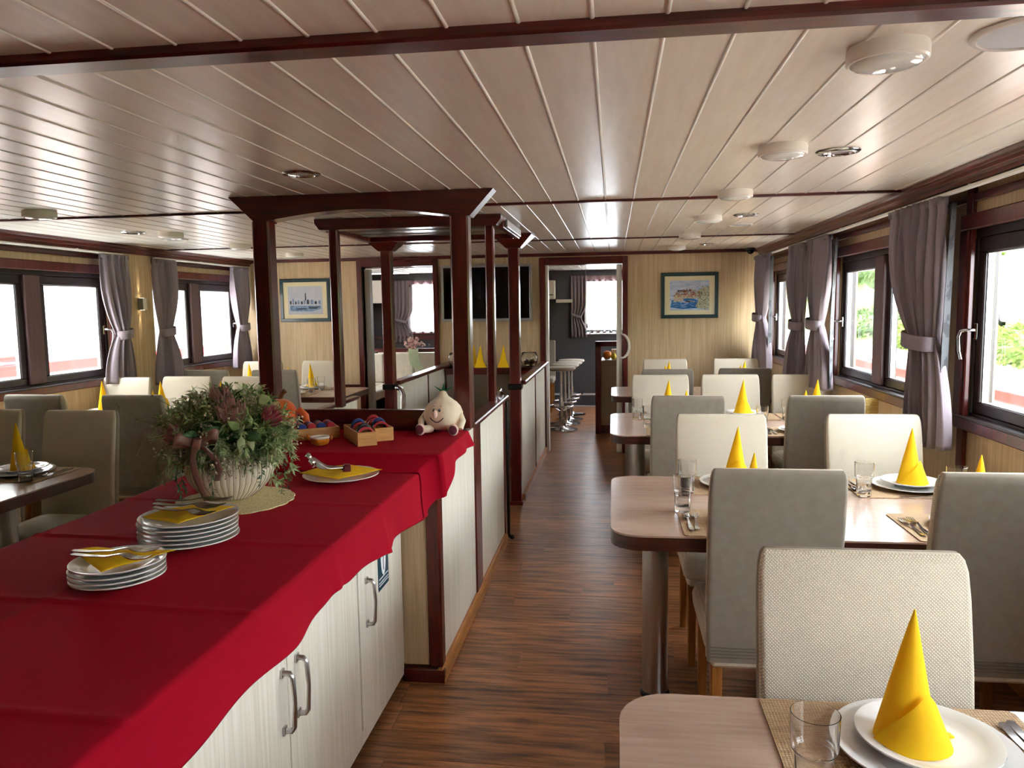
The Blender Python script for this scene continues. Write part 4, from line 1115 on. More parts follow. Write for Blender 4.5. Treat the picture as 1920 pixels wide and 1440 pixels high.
# ================================================================ CURTAINS
def curtain(label, x, s, ytop, ybot, ztop, zbot, ztie, ytie, folds, seed, lining=None):
    """hanging panel; x: rail line, s: +1 right wall. ytop/ybot/ytie = (y0, y1)"""
    t = thing('curtain', label, 'curtain', (0,0,0), 0, 'tied-back mauve grey curtains')
    rg = random.Random(seed)
    ph = [rg.uniform(0, 6.28) for _ in range(4)]
    def prof(v):        # v 0 top .. 1 bottom -> y0, y1, depth amplitude
        z = ztop + (zbot-ztop)*v
        if z > ztie:
            f = (ztop-z)/(ztop-ztie); k = f**2.2
            y0 = ytop[0]+(ytie[0]-ytop[0])*k; y1 = ytop[1]+(ytie[1]-ytop[1])*k
            bul = .10*math.sin(PI*min(1, f*1.05))*.5
            return z, y0-bul*.25, y1+bul*.25, .026+.022*math.sin(PI*f)+.004*k
        f = (ztie-z)/(ztie-zbot); k = math.sin(f*PI/2)**.8
        return z, ytie[0]+(ybot[0]-ytie[0])*k, ytie[1]+(ybot[1]-ytie[1])*k, .026+.022*k
    def fn(u, v):
        z, y0, y1, am = prof(v)
        y = y0+(y1-y0)*u
        a_ = 2*PI*folds*(u+.018*math.sin(7*u+ph[2]))+ph[0]+.6*math.sin(2.4*v+2*u)
        w = math.sin(a_)*(.85+.25*math.sin(5*u+ph[1]+v)) + .18*math.sin(2.3*a_+ph[1]+3*v)
        if v < .03: w *= 1.3; 
        bow = .030*math.sin(PI*u)
        return (x - s*(am*.85*w + bow), y + .006*math.sin(2*PI*folds*2*u+ph[2]), z)
    fab = MB().grid(fn, 120, 50).build('fabric', m_curtain, t, 80)
    so = fab.modifiers.new('thickness', 'SOLIDIFY'); so.thickness = .003; so.offset = 0
    # pleated heading tape
    mb = MB().grid(lambda u, v: (x - s*(.030*math.sin(2*PI*folds*1.6*u+ph[3])+.004), ytop[0]+(ytop[1]-ytop[0])*u, ztop-.03+.035*v), 72, 2)
    h = mb.build('heading', m_curtain, t, 80); so = h.modifiers.new('thickness', 'SOLIDIFY'); so.thickness = .004
    # tie-back band
    yc, hw = (ytie[0]+ytie[1])/2, abs(ytie[1]-ytie[0])/2+.012
    rings = []
    for dz in (-.035, -.03, .03, .035):
        rings.append([(x - s*.030 + .060*math.cos(a)*(1 if abs(dz) < .033 else .96), yc+hw*math.sin(a)*(1 if abs(dz) < .033 else .97), ztie+dz+.012*math.sin(a)) for a in [2*PI*k/28 for k in range(28)]])
    MB().loft(rings, cap=False).build('tieback', m_curtain, t, 60).modifiers.new('thickness', 'SOLIDIFY').thickness = .004
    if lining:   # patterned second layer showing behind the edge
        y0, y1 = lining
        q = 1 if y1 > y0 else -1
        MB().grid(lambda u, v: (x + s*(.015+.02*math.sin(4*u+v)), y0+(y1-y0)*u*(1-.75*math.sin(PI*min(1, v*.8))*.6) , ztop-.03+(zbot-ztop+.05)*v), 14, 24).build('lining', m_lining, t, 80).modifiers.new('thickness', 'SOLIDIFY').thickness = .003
    return t
RX = 1.455
ZK = 1.985
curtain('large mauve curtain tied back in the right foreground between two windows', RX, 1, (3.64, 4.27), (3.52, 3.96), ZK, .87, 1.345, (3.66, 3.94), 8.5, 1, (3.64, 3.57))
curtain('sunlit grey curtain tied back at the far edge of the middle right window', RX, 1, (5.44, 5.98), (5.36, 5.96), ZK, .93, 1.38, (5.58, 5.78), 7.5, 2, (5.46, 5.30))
curtain('darker mauve curtain beside the sunlit one, at the far right window', RX, 1, (6.10, 6.55), (6.10, 6.60), ZK, .93, 1.36, (6.14, 6.32), 6.5, 3)
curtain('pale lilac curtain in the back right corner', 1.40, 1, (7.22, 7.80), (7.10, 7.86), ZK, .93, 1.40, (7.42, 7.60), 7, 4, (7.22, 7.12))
LXR = -3.93
curtain('mauve curtain at the far edge of the first left window', LXR, -1, (5.46, 5.78), (5.47, 5.79), ZK, .97, 1.36, (5.61, 5.72), 5.5, 5)
curtain('dark mauve curtain at the near edge of the second left window', LXR, -1, (6.16, 6.46), (6.10, 6.50), ZK, .90, 1.36, (6.19, 6.33), 5.5, 6)
curtain('mauve curtain by the back left corner next to the tall red post', LXR, -1, (7.50, 7.84), (7.46, 7.84), ZK, .93, 1.36, (7.59, 7.73), 5.5, 7)
for s, x, lab in ((1, RX, 'white curtain rail along the right wall under the cornice'), (-1, LXR, 'white curtain rail along the left wall under the cornice')):
    mb = MB()
    r_ = thing('curtain_rail', lab, 'curtain rail', (0,0,0), 0)
    segs = [(YF+.1, YB-.03)] if s > 0 else [(YF+.1, 5.73), (6.16, YB-.03)]
    for a, b in segs: B(x-.014, x+.014, a, b, ZK+.004, ZK+.018).build('rail', m_white, r_, None, .003)
    for y in (1.2, 3.4, 5.2, 6.9): B(x-.006, x+.006, y, y+.02, ZK+.018, ZC-.040).build('bracket', m_white, r_)

# ================================================================ ON THE CEILING AND WALLS
def lamp(x, y, label, n):
    t = thing('ceiling_lamp', label, 'ceiling lamp', (x, y, ZC), 0, 'round white ceiling lamps')
    MB().lathe([(.080, .003), (.083, -.006), (.083, -.030), (.079, -.034), (.074, -.034), (.074, .003)], 40).build('ring', m_cream, t, 40)
    MB().lathe([(.074, -.012), (.074, -.033), (.066, -.040), (.040, -.045), (.002, -.0465)], 40).build('glass_cover', M('opal_glass', RGB(238,240,234), .08, coat=.5) if 'opal_glass' not in bpy.data.materials else bpy.data.materials['opal_glass'], t, 50)
def down(x, y, label):
    t = thing('downlight', label, 'downlight', (x, y, ZC), 0, 'recessed chrome downlights')
    MB().lathe([(.072, .003), (.076, -.003), (.070, -.008), (.055, -.010), (.052, -.004), (.052, .003)], 36).build('bezel', m_chrome, t, 50)
    MB().lathe([(.052, -.003), (.035, .0), (.002, .001)], 30).build('reflector', m_steel, t, 50)
def disc(x, y, R, label, nm='ceiling_speaker', cat='speaker'):
    t = thing(nm, label, cat, (x, y, ZC), 0, 'flush ceiling speakers')
    MB().lathe([(R-.004, .003), (R, -.004), (R-.006, -.009), (R-.014, -.010), (R-.016, .003)], 44).build('rim', m_white, t, 50)
    MB().lathe([(R-.015, -.006), (R*.5, -.008), (.002, -.0085)], 44).build('grille', M('grey_grille', RGB(196,198,202), .6) if 'grey_grille' not in bpy.data.materials else bpy.data.materials['grey_grille'], t, 50)
for i, (y, w) in enumerate(((1.79, 'nearest of the right row, top right'), (2.815, 'second from the camera in the right row'), (3.86, 'third of the right row, just before the cross batten'),
        (4.92, 'fourth of the right row'), (6.08, 'fifth of the right row'), (7.30, 'last of the right row at the back wall'))):
    lamp(.585, y, 'round white ceiling lamp, '+w, i)
for y, w in ((3.76, 'first of the left row'), (4.98, 'second of the left row'), (5.97, 'third of the left row beside the tall post'), (7.05, 'last of the left row at the back wall')):
    lamp(-3.04, y, 'round white ceiling lamp, '+w, 0)
for x, y, w in ((.807, 2.95, 'beside the second lamp of the right row'), (.807, 4.885, 'beside the fourth lamp of the right row'), (.845, 7.13, 'near the back wall on the right'),
        (-1.236, 2.965, 'in the middle, before the arched frame'), (-3.25, 4.87, 'beside the second lamp of the left row')):
    down(x, y, 'round chrome downlight '+w)
disc(.845, 1.735, .112, 'large grey round ceiling speaker at the top right corner')
disc(.865, 5.46, .085, 'pale round ceiling speaker between the downlights on the right')
disc(-3.27, 5.43, .085, 'pale round ceiling speaker on the left')

# framed pictures
def frame(nm, label, x0, x1, z0, z1, paint):
    t = thing(nm, label, 'picture', (0,0,0), 0, 'framed pictures on the back wall')
    y = YB; w = .036
    mb = MB().box(x0, x1, y-.022, y-.001, z1-w, z1).box(x0, x1, y-.022, y-.001, z0, z0+w).box(x0, x0+w, y-.022, y-.001, z0+w, z1-w).box(x1-w, x1, y-.022, y-.001, z0+w, z1-w)
    mb.build('frame', m_teal, t, None, .003)
    B(x0+w, x1-w, y-.010, y-.002, z0+w, z1-w).build('mount_board', m_mountboard, t)
    q = .052
    a0, a1, b0, b1 = x0+w+q, x1-w-q, z0+w+q*.85, z1-w-q*.85
    paint(t, a0, a1, b0, b1, y-.0102)
    return t
def patch(t, nm, mat, poly, y, k):
    MB().prism(poly, 'y', y-.0004*(k+1), y-.0004*k).build(nm, mat, t)
m_sky = M('watercolour_sky', RGB(214,222,238), .9, col2=RGB(150,178,222), scale=(3,1,14), nscale=4, contrast=(.3,.6))
m_sea = M('watercolour_sea', RGB(74,150,214), .9, col2=RGB(28,92,178), scale=(6,1,20), nscale=5)
m_roof = M('watercolour_roofs', RGB(206,124,88), .9, col2=RGB(120,58,44), scale=(40,1,50), nscale=3, contrast=(.45,.55))
m_rock = M('watercolour_rocks', RGB(206,206,178), .9, col2=RGB(96,104,70), scale=(30,1,34), nscale=3, contrast=(.4,.5))
m_wallp = M('watercolour_town_walls', RGB(226,214,190), .9, col2=RGB(120,110,104), scale=(60,1,40), nscale=3, contrast=(.42,.5))
m_paper = M('pale_drawing_paper', RGB(206,208,214), .9, col2=RGB(190,196,208), nscale=12)
m_ink = M('ink_line', RGB(52,60,74), .9)
m_inkb = M('blue_ink_wash', RGB(70,100,140), .9, col2=RGB(150,170,196), nscale=30)
def paint_town(t, a0, a1, b0, b1, y):
    X = lambda u: a0+(a1-a0)*u
    Z = lambda v: b0+(b1-b0)*v
    patch(t, 'paper', m_sky, [(X(0), Z(0)), (X(1), Z(0)), (X(1), Z(1)), (X(0), Z(1))], y, 0)
    P = lambda pts: [(X(u), Z(v)) for u, v in pts]
    patch(t, 'sea', m_sea, P([(.02,.10),(.35,.04),(.62,.08),(.75,.30),(.55,.42),(.05,.34)]), y, 1)
    patch(t, 'rocks', m_rock, P([(.62,.08),(.95,.02),(1,.05),(1,.82),(.84,.74),(.70,.66),(.72,.30)]), y, 2)
    patch(t, 'town_walls', m_wallp, P([(.10,.30),(.34,.30),(.36,.42),(.62,.38),(.74,.44),(.74,.58),(.10,.50)]), y, 3)
    rg = random.Random(21)
    def dabs(nm, mat, n, box, size, k, keep=lambda u, v: True):
        mb = MB()
        for _ in range(n):
            u, v = rg.uniform(box[0], box[1]), rg.uniform(box[2], box[3])
            if not keep(u, v): continue
            w, h = rg.uniform(.5, 1.2)*size[0], rg.uniform(.5, 1.2)*size[1]; sl = rg.uniform(-.3, .3)*h
            mb.prism([(X(u), Z(v)), (X(u+w), Z(v+sl)), (X(u+w*.85), Z(v+h+sl)), (X(u+w*.2), Z(v+h))], 'y', y-.0004*k-.0004, y-.0004*k-.00005*rg.random())
        mb.build(nm, mat, t)
    hill = lambda u: .56+.14*math.sin(PI*min(1, max(0, (u-.06)/.75)))
    dabs('roofs', m_roof, 150, (.10, .74, .44, .72), (.05, .035), 5, lambda u, v: v < hill(u))
    dabs('house_walls', m_wallp, 70, (.10, .74, .40, .68), (.035, .03), 6, lambda u, v: v < hill(u))
    dabs('dark_trees', m_ink, 60, (.08, .98, .40, .80), (.03, .02), 7, lambda u, v: abs(v-hill(u)) < .03 or u > .8 and v > .5)
    dabs('scrub', m_rock, 80, (.66, .96, .08, .78), (.05, .03), 8)
    dabs('dark_strokes', m_ink, 40, (.66, .96, .08, .70), (.035, .008), 9)
    dabs('light_water', m_sky, 26, (.05, .58, .10, .34), (.12, .018), 6)
    dabs('deep_water', m_sea, 20, (.08, .55, .06, .22), (.16, .03), 7)
    dabs('quay_wall', m_wallp, 14, (.38, .60, .27, .31), (.09, .02), 7)
    dabs('cloud_wash', m_paper, 22, (.02, .80, .74, .95), (.20, .02), 1)
def paint_boats(t, a0, a1, b0, b1, y):
    X = lambda u: a0+(a1-a0)*u
    Z = lambda v: b0+(b1-b0)*v
    P = lambda pts: [(X(u), Z(v)) for u, v in pts]
    patch(t, 'paper', m_paper, P([(0,0),(1,0),(1,1),(0,1)]), y, 0)
    patch(t, 'water_wash', m_inkb, P([(.06,.12),(.7,.10),(.95,.20),(.94,.30),(.05,.32)]), y, 1)
    patch(t, 'tower', m_ink, P([(.49,.50),(.53,.50),(.525,.74),(.51,.78),(.495,.74)]), y, 2)
    for i, (u, w, h) in enumerate(((.05,.06,.14),(.12,.07,.22),(.20,.06,.12),(.27,.08,.16),(.37,.07,.12),(.45,.07,.16),(.54,.09,.18),(.65,.10,.17),(.77,.08,.12),(.88,.08,.14))):
        patch(t, 'house_outline', (m_ink, m_inkb)[i % 2], P([(u,.36),(u+w*.8,.36),(u+w*.8,.36+h*.7),(u+w*.4,.36+h),(u,.36+h*.7)]), y, 2)
    patch(t, 'boat', m_ink, P([(.29,.17),(.50,.17),(.54,.22),(.27,.22)]), y, 2)
    patch(t, 'boat', m_ink, P([(.60,.20),(.82,.19),(.88,.27),(.58,.26)]), y, 2)
frame('framed_picture', 'colourful harbour town watercolour in a dark teal frame on the back wall', .478, 1.045, 1.392, 1.852, paint_town)
frame('framed_picture', 'grey ink drawing of boats and town in a dark frame, left back wall', -3.585, -3.02, 1.404, 1.866, paint_boats)
# television
tv = thing('television', 'flat black television with a silver bezel on the back wall', 'television', (0,0,0))
mb = MB(); x0, x1, z0, z1 = -1.790, -.835, 1.385, 1.972
y = YB-.065
mb.box(x0, x1, y, y+.03, z1-.028, z1).box(x0, x1, y, y+.03, z0, z0+.030).box(x0, x0+.026, y, y+.03, z0+.03, z1-.028).box(x1-.026, x1, y, y+.03, z0+.03, z1-.028)
mb.build('bezel', M('silver_bezel', RGB(176,176,176), .35, .6), tv, None, .004)
B(x0+.026, x1-.026, y+.006, y+.03, z0+.03, z1-.028).build('screen', m_screen, tv)
B(x0+.03, x1-.03, y+.03, YB-.002, z0+.04, z1-.04).build('back_shell', m_black, tv)
# shelf with napkins under the television
sh = thing('wall_shelf', 'dark red shelf between the partitions under the television', 'shelf', (0,0,0))
B(-1.69, -.755, 7.52, YB-.002, .900, .925).build('board', m_mahc, sh, None, .004)
B(-1.69, -.755, 7.50, 7.525, .860, .926).build('front_edge', m_mahc, sh, None, .003)
B(-1.69, -.755, 7.56, 7.60, .0, .86).build('front_panel', M('grey_brown_panel', RGB(150,138,124), .6), sh)
for x, w in ((-1.432, 'leftmost of three'), (-1.342, 'middle of three'), (-1.105, 'rightmost of three')):
    put('folded_napkin', me_napkin, (x, 7.58 if x > -1.4 else 7.70, .926), -.3, 'yellow cone napkin on the dark shelf under the television, '+w, 'napkin', 'yellow cone napkins')
def bowl(x, y, lab):
    t = thing('potpourri_bowl', lab, 'bowl', (x, y, .926), 0, 'glass bowls on the shelf')
    MB().lathe([(.035, 0), (.06, .01), (.085, .05), (.088, .09), (.075, .14), (.070, .145), (.068, .14), (.083, .09), (.080, .052), (.055, .014), (.002, .008)], 28).build('glass', m_glass, t, 50)
    mb = MB(); rg = random.Random(3)
    for k in range(40): mb.ball((rg.uniform(-.05,.05), rg.uniform(-.05,.05), rg.uniform(.022,.07)), rg.uniform(.008,.014), nu=6, nv=4)
    o = mb.build('dried_petals', M('dried_petals', RGB(120,72,58), .8, col2=RGB(190,160,120), nscale=30) if 'dried_petals' not in bpy.data.materials else bpy.data.materials['dried_petals'], t); o['kind'] = 'stuff'
bowl(-1.60, 7.66, 'round glass bowl of dried petals left of the shelf napkins')
bowl(-.85, 7.66, 'round glass bowl of dried petals right of the shelf napkins')
# wall lamps
def sconce(loc, s, label):
    t = thing('wall_lamp', label, 'wall lamp', loc, 0, 'small up and down wall lamps')
    a, b = sorted((0, s*.05))
    B(a, b, -.026, .026, -.05, .05).build('housing', M('grey_lamp_body', RGB(150,146,142), .3, .7) if 'grey_lamp_body' not in bpy.data.materials else bpy.data.materials['grey_lamp_body'], t, None, .003)
    a, b = sorted((s*.0505, s*.054)); B(a, b, -.026, .026, -.05, .05).build('cover_plate', m_white, t)
    for q in (-1, 1):
        B(min(s*.012, s*.04), max(s*.012, s*.04), -.012, .012, q*.05-.001, q*.05+.001).build('light_slot', glow('warm_light_slot', (1,.85,.6,1), 6) if 'warm_light_slot' not in bpy.data.materials else bpy.data.materials['warm_light_slot'], t)
        l = bpy.data.lights.new('sconce_beam', 'SPOT'); l.energy = 1.6; l.color = (1,.85,.6); l.spot_size = .55; l.spot_blend = .8; l.shadow_soft_size = .004
        lo = bpy.data.objects.new('sconce_beam', l); COL.objects.link(lo); lo.parent = t; lo.location = (s*.012, 0, q*.054); lo.rotation_euler = (0 if q < 0 else PI, 0, 0)
sconce((XL+.1005, 5.945, 1.600), 1, 'small lit wall lamp on the pier between the left windows')
sconce((XR-.0005, 6.02, 1.60), -1, 'small wall lamp between the two adjoining right curtains')
cm = thing('dome_camera', 'small black dome camera in the back right ceiling corner', 'camera', (1.335, 7.80, ZC))
MB().lathe([(.045, .0), (.045, -.018), (.038, -.020)], 24).build('base', m_black, cm, 40)
MB().ball((0, 0, -.030), .034, .034, .032).build('dome', M('smoked_dome', RGB(8,8,10), .08), cm, 60)

# ================================================================ ROOMS BEHIND
def stool(x, y, lab):
    t = thing('bar_stool', lab, 'stool', (x, y, 0), 0, 'bar stools in the bar')
    MB().lathe([(.20, 0), (.20, .012), (.05, .03), (.03, .05)], 28).build('base', m_chrome, t, 40)
    MB().lathe([(.028, .03), (.028, .40), (.020, .42), (.020, .74)], 16).build('column', m_chrome, t, 40)
    MB().tube([(.15*math.cos(a), .15*math.sin(a), .30) for a in [2*PI*k/24 for k in range(25)]], .010, 8, False).build('footrest', m_chrome, t, 60)
    for k in range(3): a = 2*PI*k/3; MB().tube([(.025*math.cos(a), .025*math.sin(a), .24), (.15*math.cos(a), .15*math.sin(a), .30)], .007, 6).build('footrest_strut', m_chrome, t, 60)
    MB().lathe([(.06, .73), (.16, .745), (.185, .765), (.175, .785), (.10, .79), (.002, .79)], 30).build('seat', m_leather, t, 50)
for x, y, w in ((-.645, 9.36, 'nearest the doorway'), (-.625, 9.82, 'second from the doorway'), (-.60, 10.22, 'third from the doorway'), (-.585, 10.66, 'farthest from the doorway')):
    stool(x, y, 'round-seated chrome bar stool, '+w)
bc = thing('bar_counter', 'dark red bar counter with grey panel behind the doorway', 'bar', (0,0,0))
B(-.215, -.145, 9.05, 9.13, 0, 1.11).build('post', m_mah, bc, None, .004)
B(-.215, .12, 9.05, 9.13, 1.05, 1.112).build('top_beam', m_mahc, bc, None, .004)
B(-.145, 1.2, 9.10, 9.14, .10, .82).build('front_panel', M('taupe_panel', RGB(150,140,128), .5), bc)
B(-.145, 1.2, 9.06, 9.60, .82, .885).build('counter_top', M('taupe_counter', RGB(136,122,110), .4), bc, None, .004)
B(-.215, 1.2, 9.12, 9.60, 0, .10).build('kick_board', m_mahc, bc)
m_lemon = M('lemon_peel', RGB(236,206,60), .5); m_orng = M('orange_peel', RGB(236,136,30), .5)
o = tag(MB().lathe([(.002, 0), (.03, .004), (.05, .03), (.052, .06), (.04, .095), (.012, .105), (.002, .10)], 24).build('orange', m_orng, None, 50), 'orange fruit on the bar counter', 'fruit'); o.location = (-.075, 9.2, .886)
o = tag(MB().lathe([(.002, 0), (.02, .006), (.035, .03), (.035, .05), (.02, .075), (.008, .085), (.002, .086)], 24).build('lemon', m_lemon, None, 50), 'yellow lemon on the bar counter', 'fruit'); o.location = (.0, 9.14, .886)
o = tag(B(-.045, .045, -.03, .03, 0, .12).build('paper_stack', m_white, None, None, .006), 'white paper pack standing on the bar counter', 'paper'); o.location = (.02, 9.3, .886)
gr = thing('glass_rack', 'chrome shelf of upturned glasses hanging in the bar window', 'rack', (0,0,0))
B(-.38, .30, 10.2, 10.45, 1.150, 1.160).build('shelf', m_chrome, gr)
for x in (-.37, .29): MB().tube([(x, 10.32, 1.16), (x, 10.32, ZC+.002)], .003, 8).build('hanger', m_chrome, gr, 60)
for k in range(7):
    put('bar_glass', me_tumbler, (-.33+.085*k, 10.32, 1.161), 0, 'small glass on the hanging bar rack, %s from the left' % ['first','second','third','fourth','fifth','sixth','seventh'][k], 'glass', 'glasses on the bar rack')
be2 = thing('bar_chair', 'taupe high-backed chair beyond the bar stools', 'chair', (0,0,0))
B(-1.16, -.86, 11.30, 11.36, .48, 1.03).build('backrest', m_back, be2, None, .02)
B(-1.16, -.86, 10.9, 11.36, .42, .50).build('seat', m_back, be2, None, .02)
for x in (-1.13, -.90):
    for y in (10.93, 11.32): B(x-.02, x+.02, y-.02, y+.02, 0, .42).build('leg', m_legw, be2)
ac = thing('air_conditioner', 'white air conditioner end high on the dark bar wall', 'air conditioner', (0,0,0))
B(-1.46, -.875, YFAR-.20, YFAR-.001, 1.64, 1.925).build('casing', m_white, ac, None, .02)
B(-1.40, -.90, YFAR-.203, YFAR-.199, 1.70, 1.712).build('louvre', m_black, ac)
du = tag(B(-.872, -.62, YFAR-.06, YFAR-.001, 1.585, 1.635).build('cable_duct', m_white, None, None, .004), 'white cable duct running from the air conditioner to the curtain', 'duct')
def back_curtain(lab, y, x0, x1, z0, z1, seed):
    t = thing('curtain', lab, 'curtain', (0,0,0), 0, 'dark curtains in the back rooms')
    rg = random.Random(seed); p = rg.uniform(0, 6)
    def fn(u, v):
        k = 1-.35*math.exp(-((v-.68)/.12)**2)
        return (x0+(x1-x0)*(u if x1 > x0 else u)*k, y-.03-.022*math.sin(2*PI*4.5*u+p), z1+(z0-z1)*v)
    MB().grid(fn, 44, 20).build('fabric', m_curtain, t, 80).modifiers.new('thickness', 'SOLIDIFY').thickness = .003
    zt = z1+(z0-z1)*.68
    MB().grid(lambda u, v: (x0+(x1-x0)*.66*u, y-.062, zt+.03-.05*u+.045*v), 8, 3).build('tieback', m_curtain, t, 80).modifiers.new('thickness', 'SOLIDIFY').thickness = .004
def net(lab, y, x0, x1, z0, z1):
    t = thing('net_curtain', lab, 'net curtain', (0,0,0), 0, 'sheer net curtains in the back rooms')
    MB().grid(lambda u, v: (x0+(x1-x0)*u, y-.012*math.sin(2*PI*9*u), z1-.1+(z0-z1+.1)*v), 60, 6).build('net', m_sheer, t, 80)
    MB().grid(lambda u, v: (x0+(x1-x0)*u, y-.006-.014*math.sin(2*PI*9*u), z1-(.075+.02*math.sin(2*PI*14*u))*v), 60, 2).build('lace_valance', m_lace, t, 80)
back_curtain('dark grey curtain tied back at the bar window', YFAR, -.64, -.40, 1.055, 1.99, 1)
back_curtain('dark curtain tied back at the lounge window', YFAR, -3.42, -3.12, 1.00, 1.97, 2)
net('white net curtain with a pink lace heading in the bar window', YFAR-.03, -.44, .76, 1.14, 1.985)
net('white net curtain with a lace heading in the lounge window', YFAR-.03, -3.21, -1.99, 1.14, 1.965)
so_ = thing('corner_sofa', 'cream leather corner sofa with upright stitched panels in the lounge', 'sofa', (0,0,0))
xs = [-3.75, -3.3, -2.85, -2.4, -1.95, -1.58]
for a, b in zip(xs[:-1], xs[1:]):
    B(a+.003, b-.003, 10.62, 10.76, .46, .90).build('back_cushion', m_leather, so_, None, .03)
    B(a+.003, b-.003, 10.10, 10.62, .34, .47).build('seat_cushion', m_leather, so_, None, .03)
B(-3.75, -1.58, 10.12, 10.78, .06, .34).build('base', m_black, so_)
for a, b in ((9.1, 9.55), (9.55, 10.08)):
    B(-3.74, -3.58, a+.003, b-.003, .46, .88).build('back_cushion', m_leather, so_, None, .04)
    B(-3.58, -3.05, a+.003, b-.003, .34, .47).build('seat_cushion', m_leather, so_, None, .03)
B(-3.74, -3.06, 9.1, 10.08, .06, .34).build('base', m_black, so_)
tl_ = tag(B(-3.8, -1.58, 10.79, 10.86, 0, .95).build('sofa_back_panel', m_mahc, None, None, .004), 'dark red panel along the back of the lounge sofa', 'panel')
fb = thing('flower_bunch', 'loose bunch of pale flowers with stems hanging over the lounge sofa', 'flowers', (-2.86, 10.66, .905), 0)
rg = random.Random(5); mb = MB(); ms = MB()
for k in range(90):
    c = Vector((rg.gauss(0,.065), rg.uniform(-.06,.06), .12+rg.gauss(0,.035)))
    mb.ball(c, rg.uniform(.010,.021), nu=7, nv=5)
mb.build('blooms', M('pale_mixed_petals', RGB(222,196,176), .7, col2=RGB(168,110,120), nscale=16), fb, 50)['kind'] = 'stuff'
for k in range(9):
    x0 = -.06+.016*k; ms.tube([(x0, -.02, .05), (x0+.02, -.11, .02), (x0+.04, -.15, -.10), (x0+.06+.01*k, -.16, -.20-.012*k)], .009, 6)
ms.build('stems', M('pale_green_stem', RGB(186,196,160), .6), fb, 50)['kind'] = 'stuff'
oc = thing('overhead_cabinet', 'white overhead cabinet in the lounge beside the window', 'cabinet', (0,0,0))
B(-4.02, -3.42, 11.2, YFAR-.001, 1.62, 1.96).build('body', m_white, oc, None, .004)
for a, b in ((-4.0, -3.72), (-3.71, -3.43)): B(a, b, 11.186, 11.2, 1.64, 1.94).build('door', m_white, oc, None, .003)

# ================================================================ OUTSIDE
m_ship = M('white_ship_paint', RGB(244,244,242), .4)
m_rub = M('red_rubbing_strake', RGB(150,22,16), .6)
m_quay = M('pale_concrete', RGB(228,225,218), .8, col2=RGB(212,208,200), nscale=3)
m_bush = M('yellow_green_leaves', RGB(122,140,58), .7, col2=RGB(70,92,38), nscale=2.5, translucent=.25)  # plain yellow-green of the leaves
m_bush2 = M('deep_green_leaves', RGB(96,118,56), .7, col2=RGB(56,80,38), nscale=2.5, translucent=.25)
# neighbouring vessel on the left
sv = thing('neighbouring_vessel', 'white passenger vessel with red strakes moored outside the left windows', 'boat', (0,0,0))
B(-9.5, -6.0, -3, 22, -1.0, .62).build('hull', m_ship, sv)
B(-9.2, -6.5, -2, 21, .62, 3.3).build('deckhouse', m_ship, sv)
B(-6.02, -5.92, -3, 22, .90, 1.03).build('rubbing_strake', m_rub, sv, None, .02)
B(-6.06, -5.95, -3, 22, .62, .90).build('bulwark', m_ship, sv)
B(-6.02, -5.93, -3, 6.9, 1.06, 1.12).build('bulwark_rail', m_rub, sv, None, .02)
B(-6.515, -6.495, 7.35, 8.02, .75, 2.15).build('door', M('pale_blue_grey_door', RGB(104,114,136), .5), sv, None, .01)
for i, (y, z) in enumerate(((8.62, 1.66), (11.2, 1.66), (13.6, 1.66), (5.2, 1.66))):
    w = B(-6.52, -6.49, y-.26, y+.26, z-.30, z+.36).build('window', m_ship, sv, None, .02)
    B(-6.526, -6.519, y-.16, y+.16, z-.16, z+.30).build('pane', M('greenish_pane', RGB(74,104,92), .1) if 'greenish_pane' not in bpy.data.materials else bpy.data.materials['greenish_pane'], w)
B(-6.515, -6.497, 8.02, 8.16, 1.70, 1.86).build('sign_plate', M('pale_grey_sign', RGB(104,110,120), .5), sv)
for a in (10.2, 11.7, 13.4): MB().prism([(a, .62), (a+.35, .62), (a-.25, 2.6), (a-.55, 2.6)], 'x', -6.44, -6.36).build('awning_stay', M('light_grey_canvas', RGB(128,134,140), .6) if 'light_grey_canvas' not in bpy.data.materials else bpy.data.materials['light_grey_canvas'], sv)
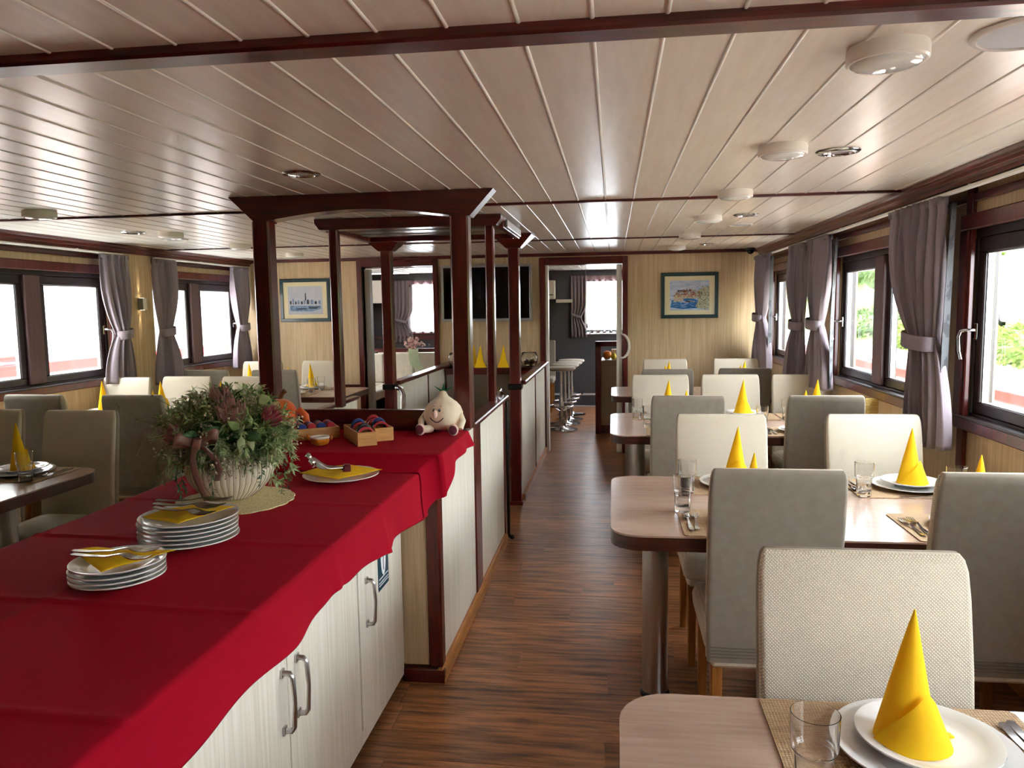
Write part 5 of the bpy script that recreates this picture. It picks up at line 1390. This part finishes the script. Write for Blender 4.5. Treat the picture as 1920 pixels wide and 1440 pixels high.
# own side deck, gunwale, quay, hedge, trees on the right
dk = struct(B(XR+.12, 2.62, -4, 30, .25, .35).build('floor_deck', m_ship))
gw = thing('gunwale', 'red gunwale along the side deck outside the right windows', 'gunwale', (0,0,0))
B(2.62, 2.70, -4, 30, .25, .84).build('bulwark', m_ship, gw)
B(2.58, 2.76, -4, 30, .84, .93).build('rail_cap', m_rub, gw, None, .02)
qy = struct(B(2.9, 7.2, -6, 60, -.6, .35).build('floor_quay', m_quay))
hd = struct(MB().prism([(7.2, -.5), (30, -.5), (30, 6.0), (14, 2.6), (9.0, .7), (7.2, .3)], 'y', -10, 70).build('floor_bank', m_bush))
def clump(name, label, c, r, n, mat, seed, leafL):
    t = thing(name, label, 'bush' if 'bush' in name else 'tree', c, 0, 'greenery on the bank outside')
    rg = random.Random(seed); mb = MB()
    for k in range(n):
        a, h = rg.uniform(0, 2*PI), rg.uniform(-.6, 1)
        q = math.sqrt(max(0, 1-h*h)); k_ = rg.uniform(.75, 1.05)
        d = Vector((q*math.cos(a), q*math.sin(a), h))
        p = Vector((d.x*r[0]*k_, d.y*r[1]*k_, r[2]*.8+d.z*r[2]*k_))
        global rnd; sv_ = rnd; 
        leafquad(mb, p, d+Vector((rg.uniform(-.6,.6), rg.uniform(-.6,.6), rg.uniform(-.6,.3))), leafL*rg.uniform(.7,1.3), leafL*.55)
    mb.ball((0, 0, r[2]*.8), r[0]*.86, r[1]*.86, r[2]*.86, 14, 9)
    mb.build('leaves', mat, t)['kind'] = 'stuff'
    if 'tree' in name: MB().cyl((0, 0), .14, -.4, r[2]*.6, 10, .09).build('trunk', m_twig, t, 50)
clump('bush', 'rounded bush on the bank seen through the nearest right window', (7.6, 14.2, .25), (.8, 1.7, .50), 1500, m_bush, 1, .16)
clump('bush', 'low bush farther along the bank outside the middle right window', (7.7, 20.0, .25), (.8, 2.2, .45), 1300, m_bush, 2, .16)
clump('bush', 'low bush at the far end of the bank', (8.4, 27.0, .3), (1.0, 3.0, .5), 1000, m_bush2, 3, .18)
clump('tree', 'leafy tree above the bank outside the nearest right window', (12.5, 24.0, 2.0), (2.6, 3.4, 2.2), 2200, m_bush, 4, .30)
clump('tree', 'leafy tree behind the middle right window', (12.0, 33.0, 1.8), (2.6, 4.0, 2.4), 2000, m_bush2, 5, .32)
clump('tree', 'distant tree seen through the farthest right window', (13.0, 50.0, 2.0), (3.0, 5.0, 2.6), 1500, m_bush2, 6, .38)
vn = thing('parked_van', 'white van parked on the bank outside the nearest right window', 'van', (9.3, 17.0, .80), 0)
MB().prism([(-2.3, .25), (2.2, .25), (2.3, 1.0), (1.6, 1.15), (.9, 1.85), (-2.25, 1.9), (-2.35, .6)], 'x', -.85, .85).build('body', m_ship, vn, None, .06)
for y in (-1.5, 1.4):
    for x in (-.80, .80): MB().lathe([(.30, -.09), (.33, -.05), (.33, .05), (.30, .09)], 20).move(0, lambda p: Vector((p.z, p.y, p.x))).move(0, lambda p, x=x, y=y: p+Vector((x, y, .30))).build('wheel', m_black, vn, 40)
B(-.86, -.845, .95, 1.35, 1.15, 1.7).build('window', M('dark_van_glass', RGB(60,70,76), .1), vn)
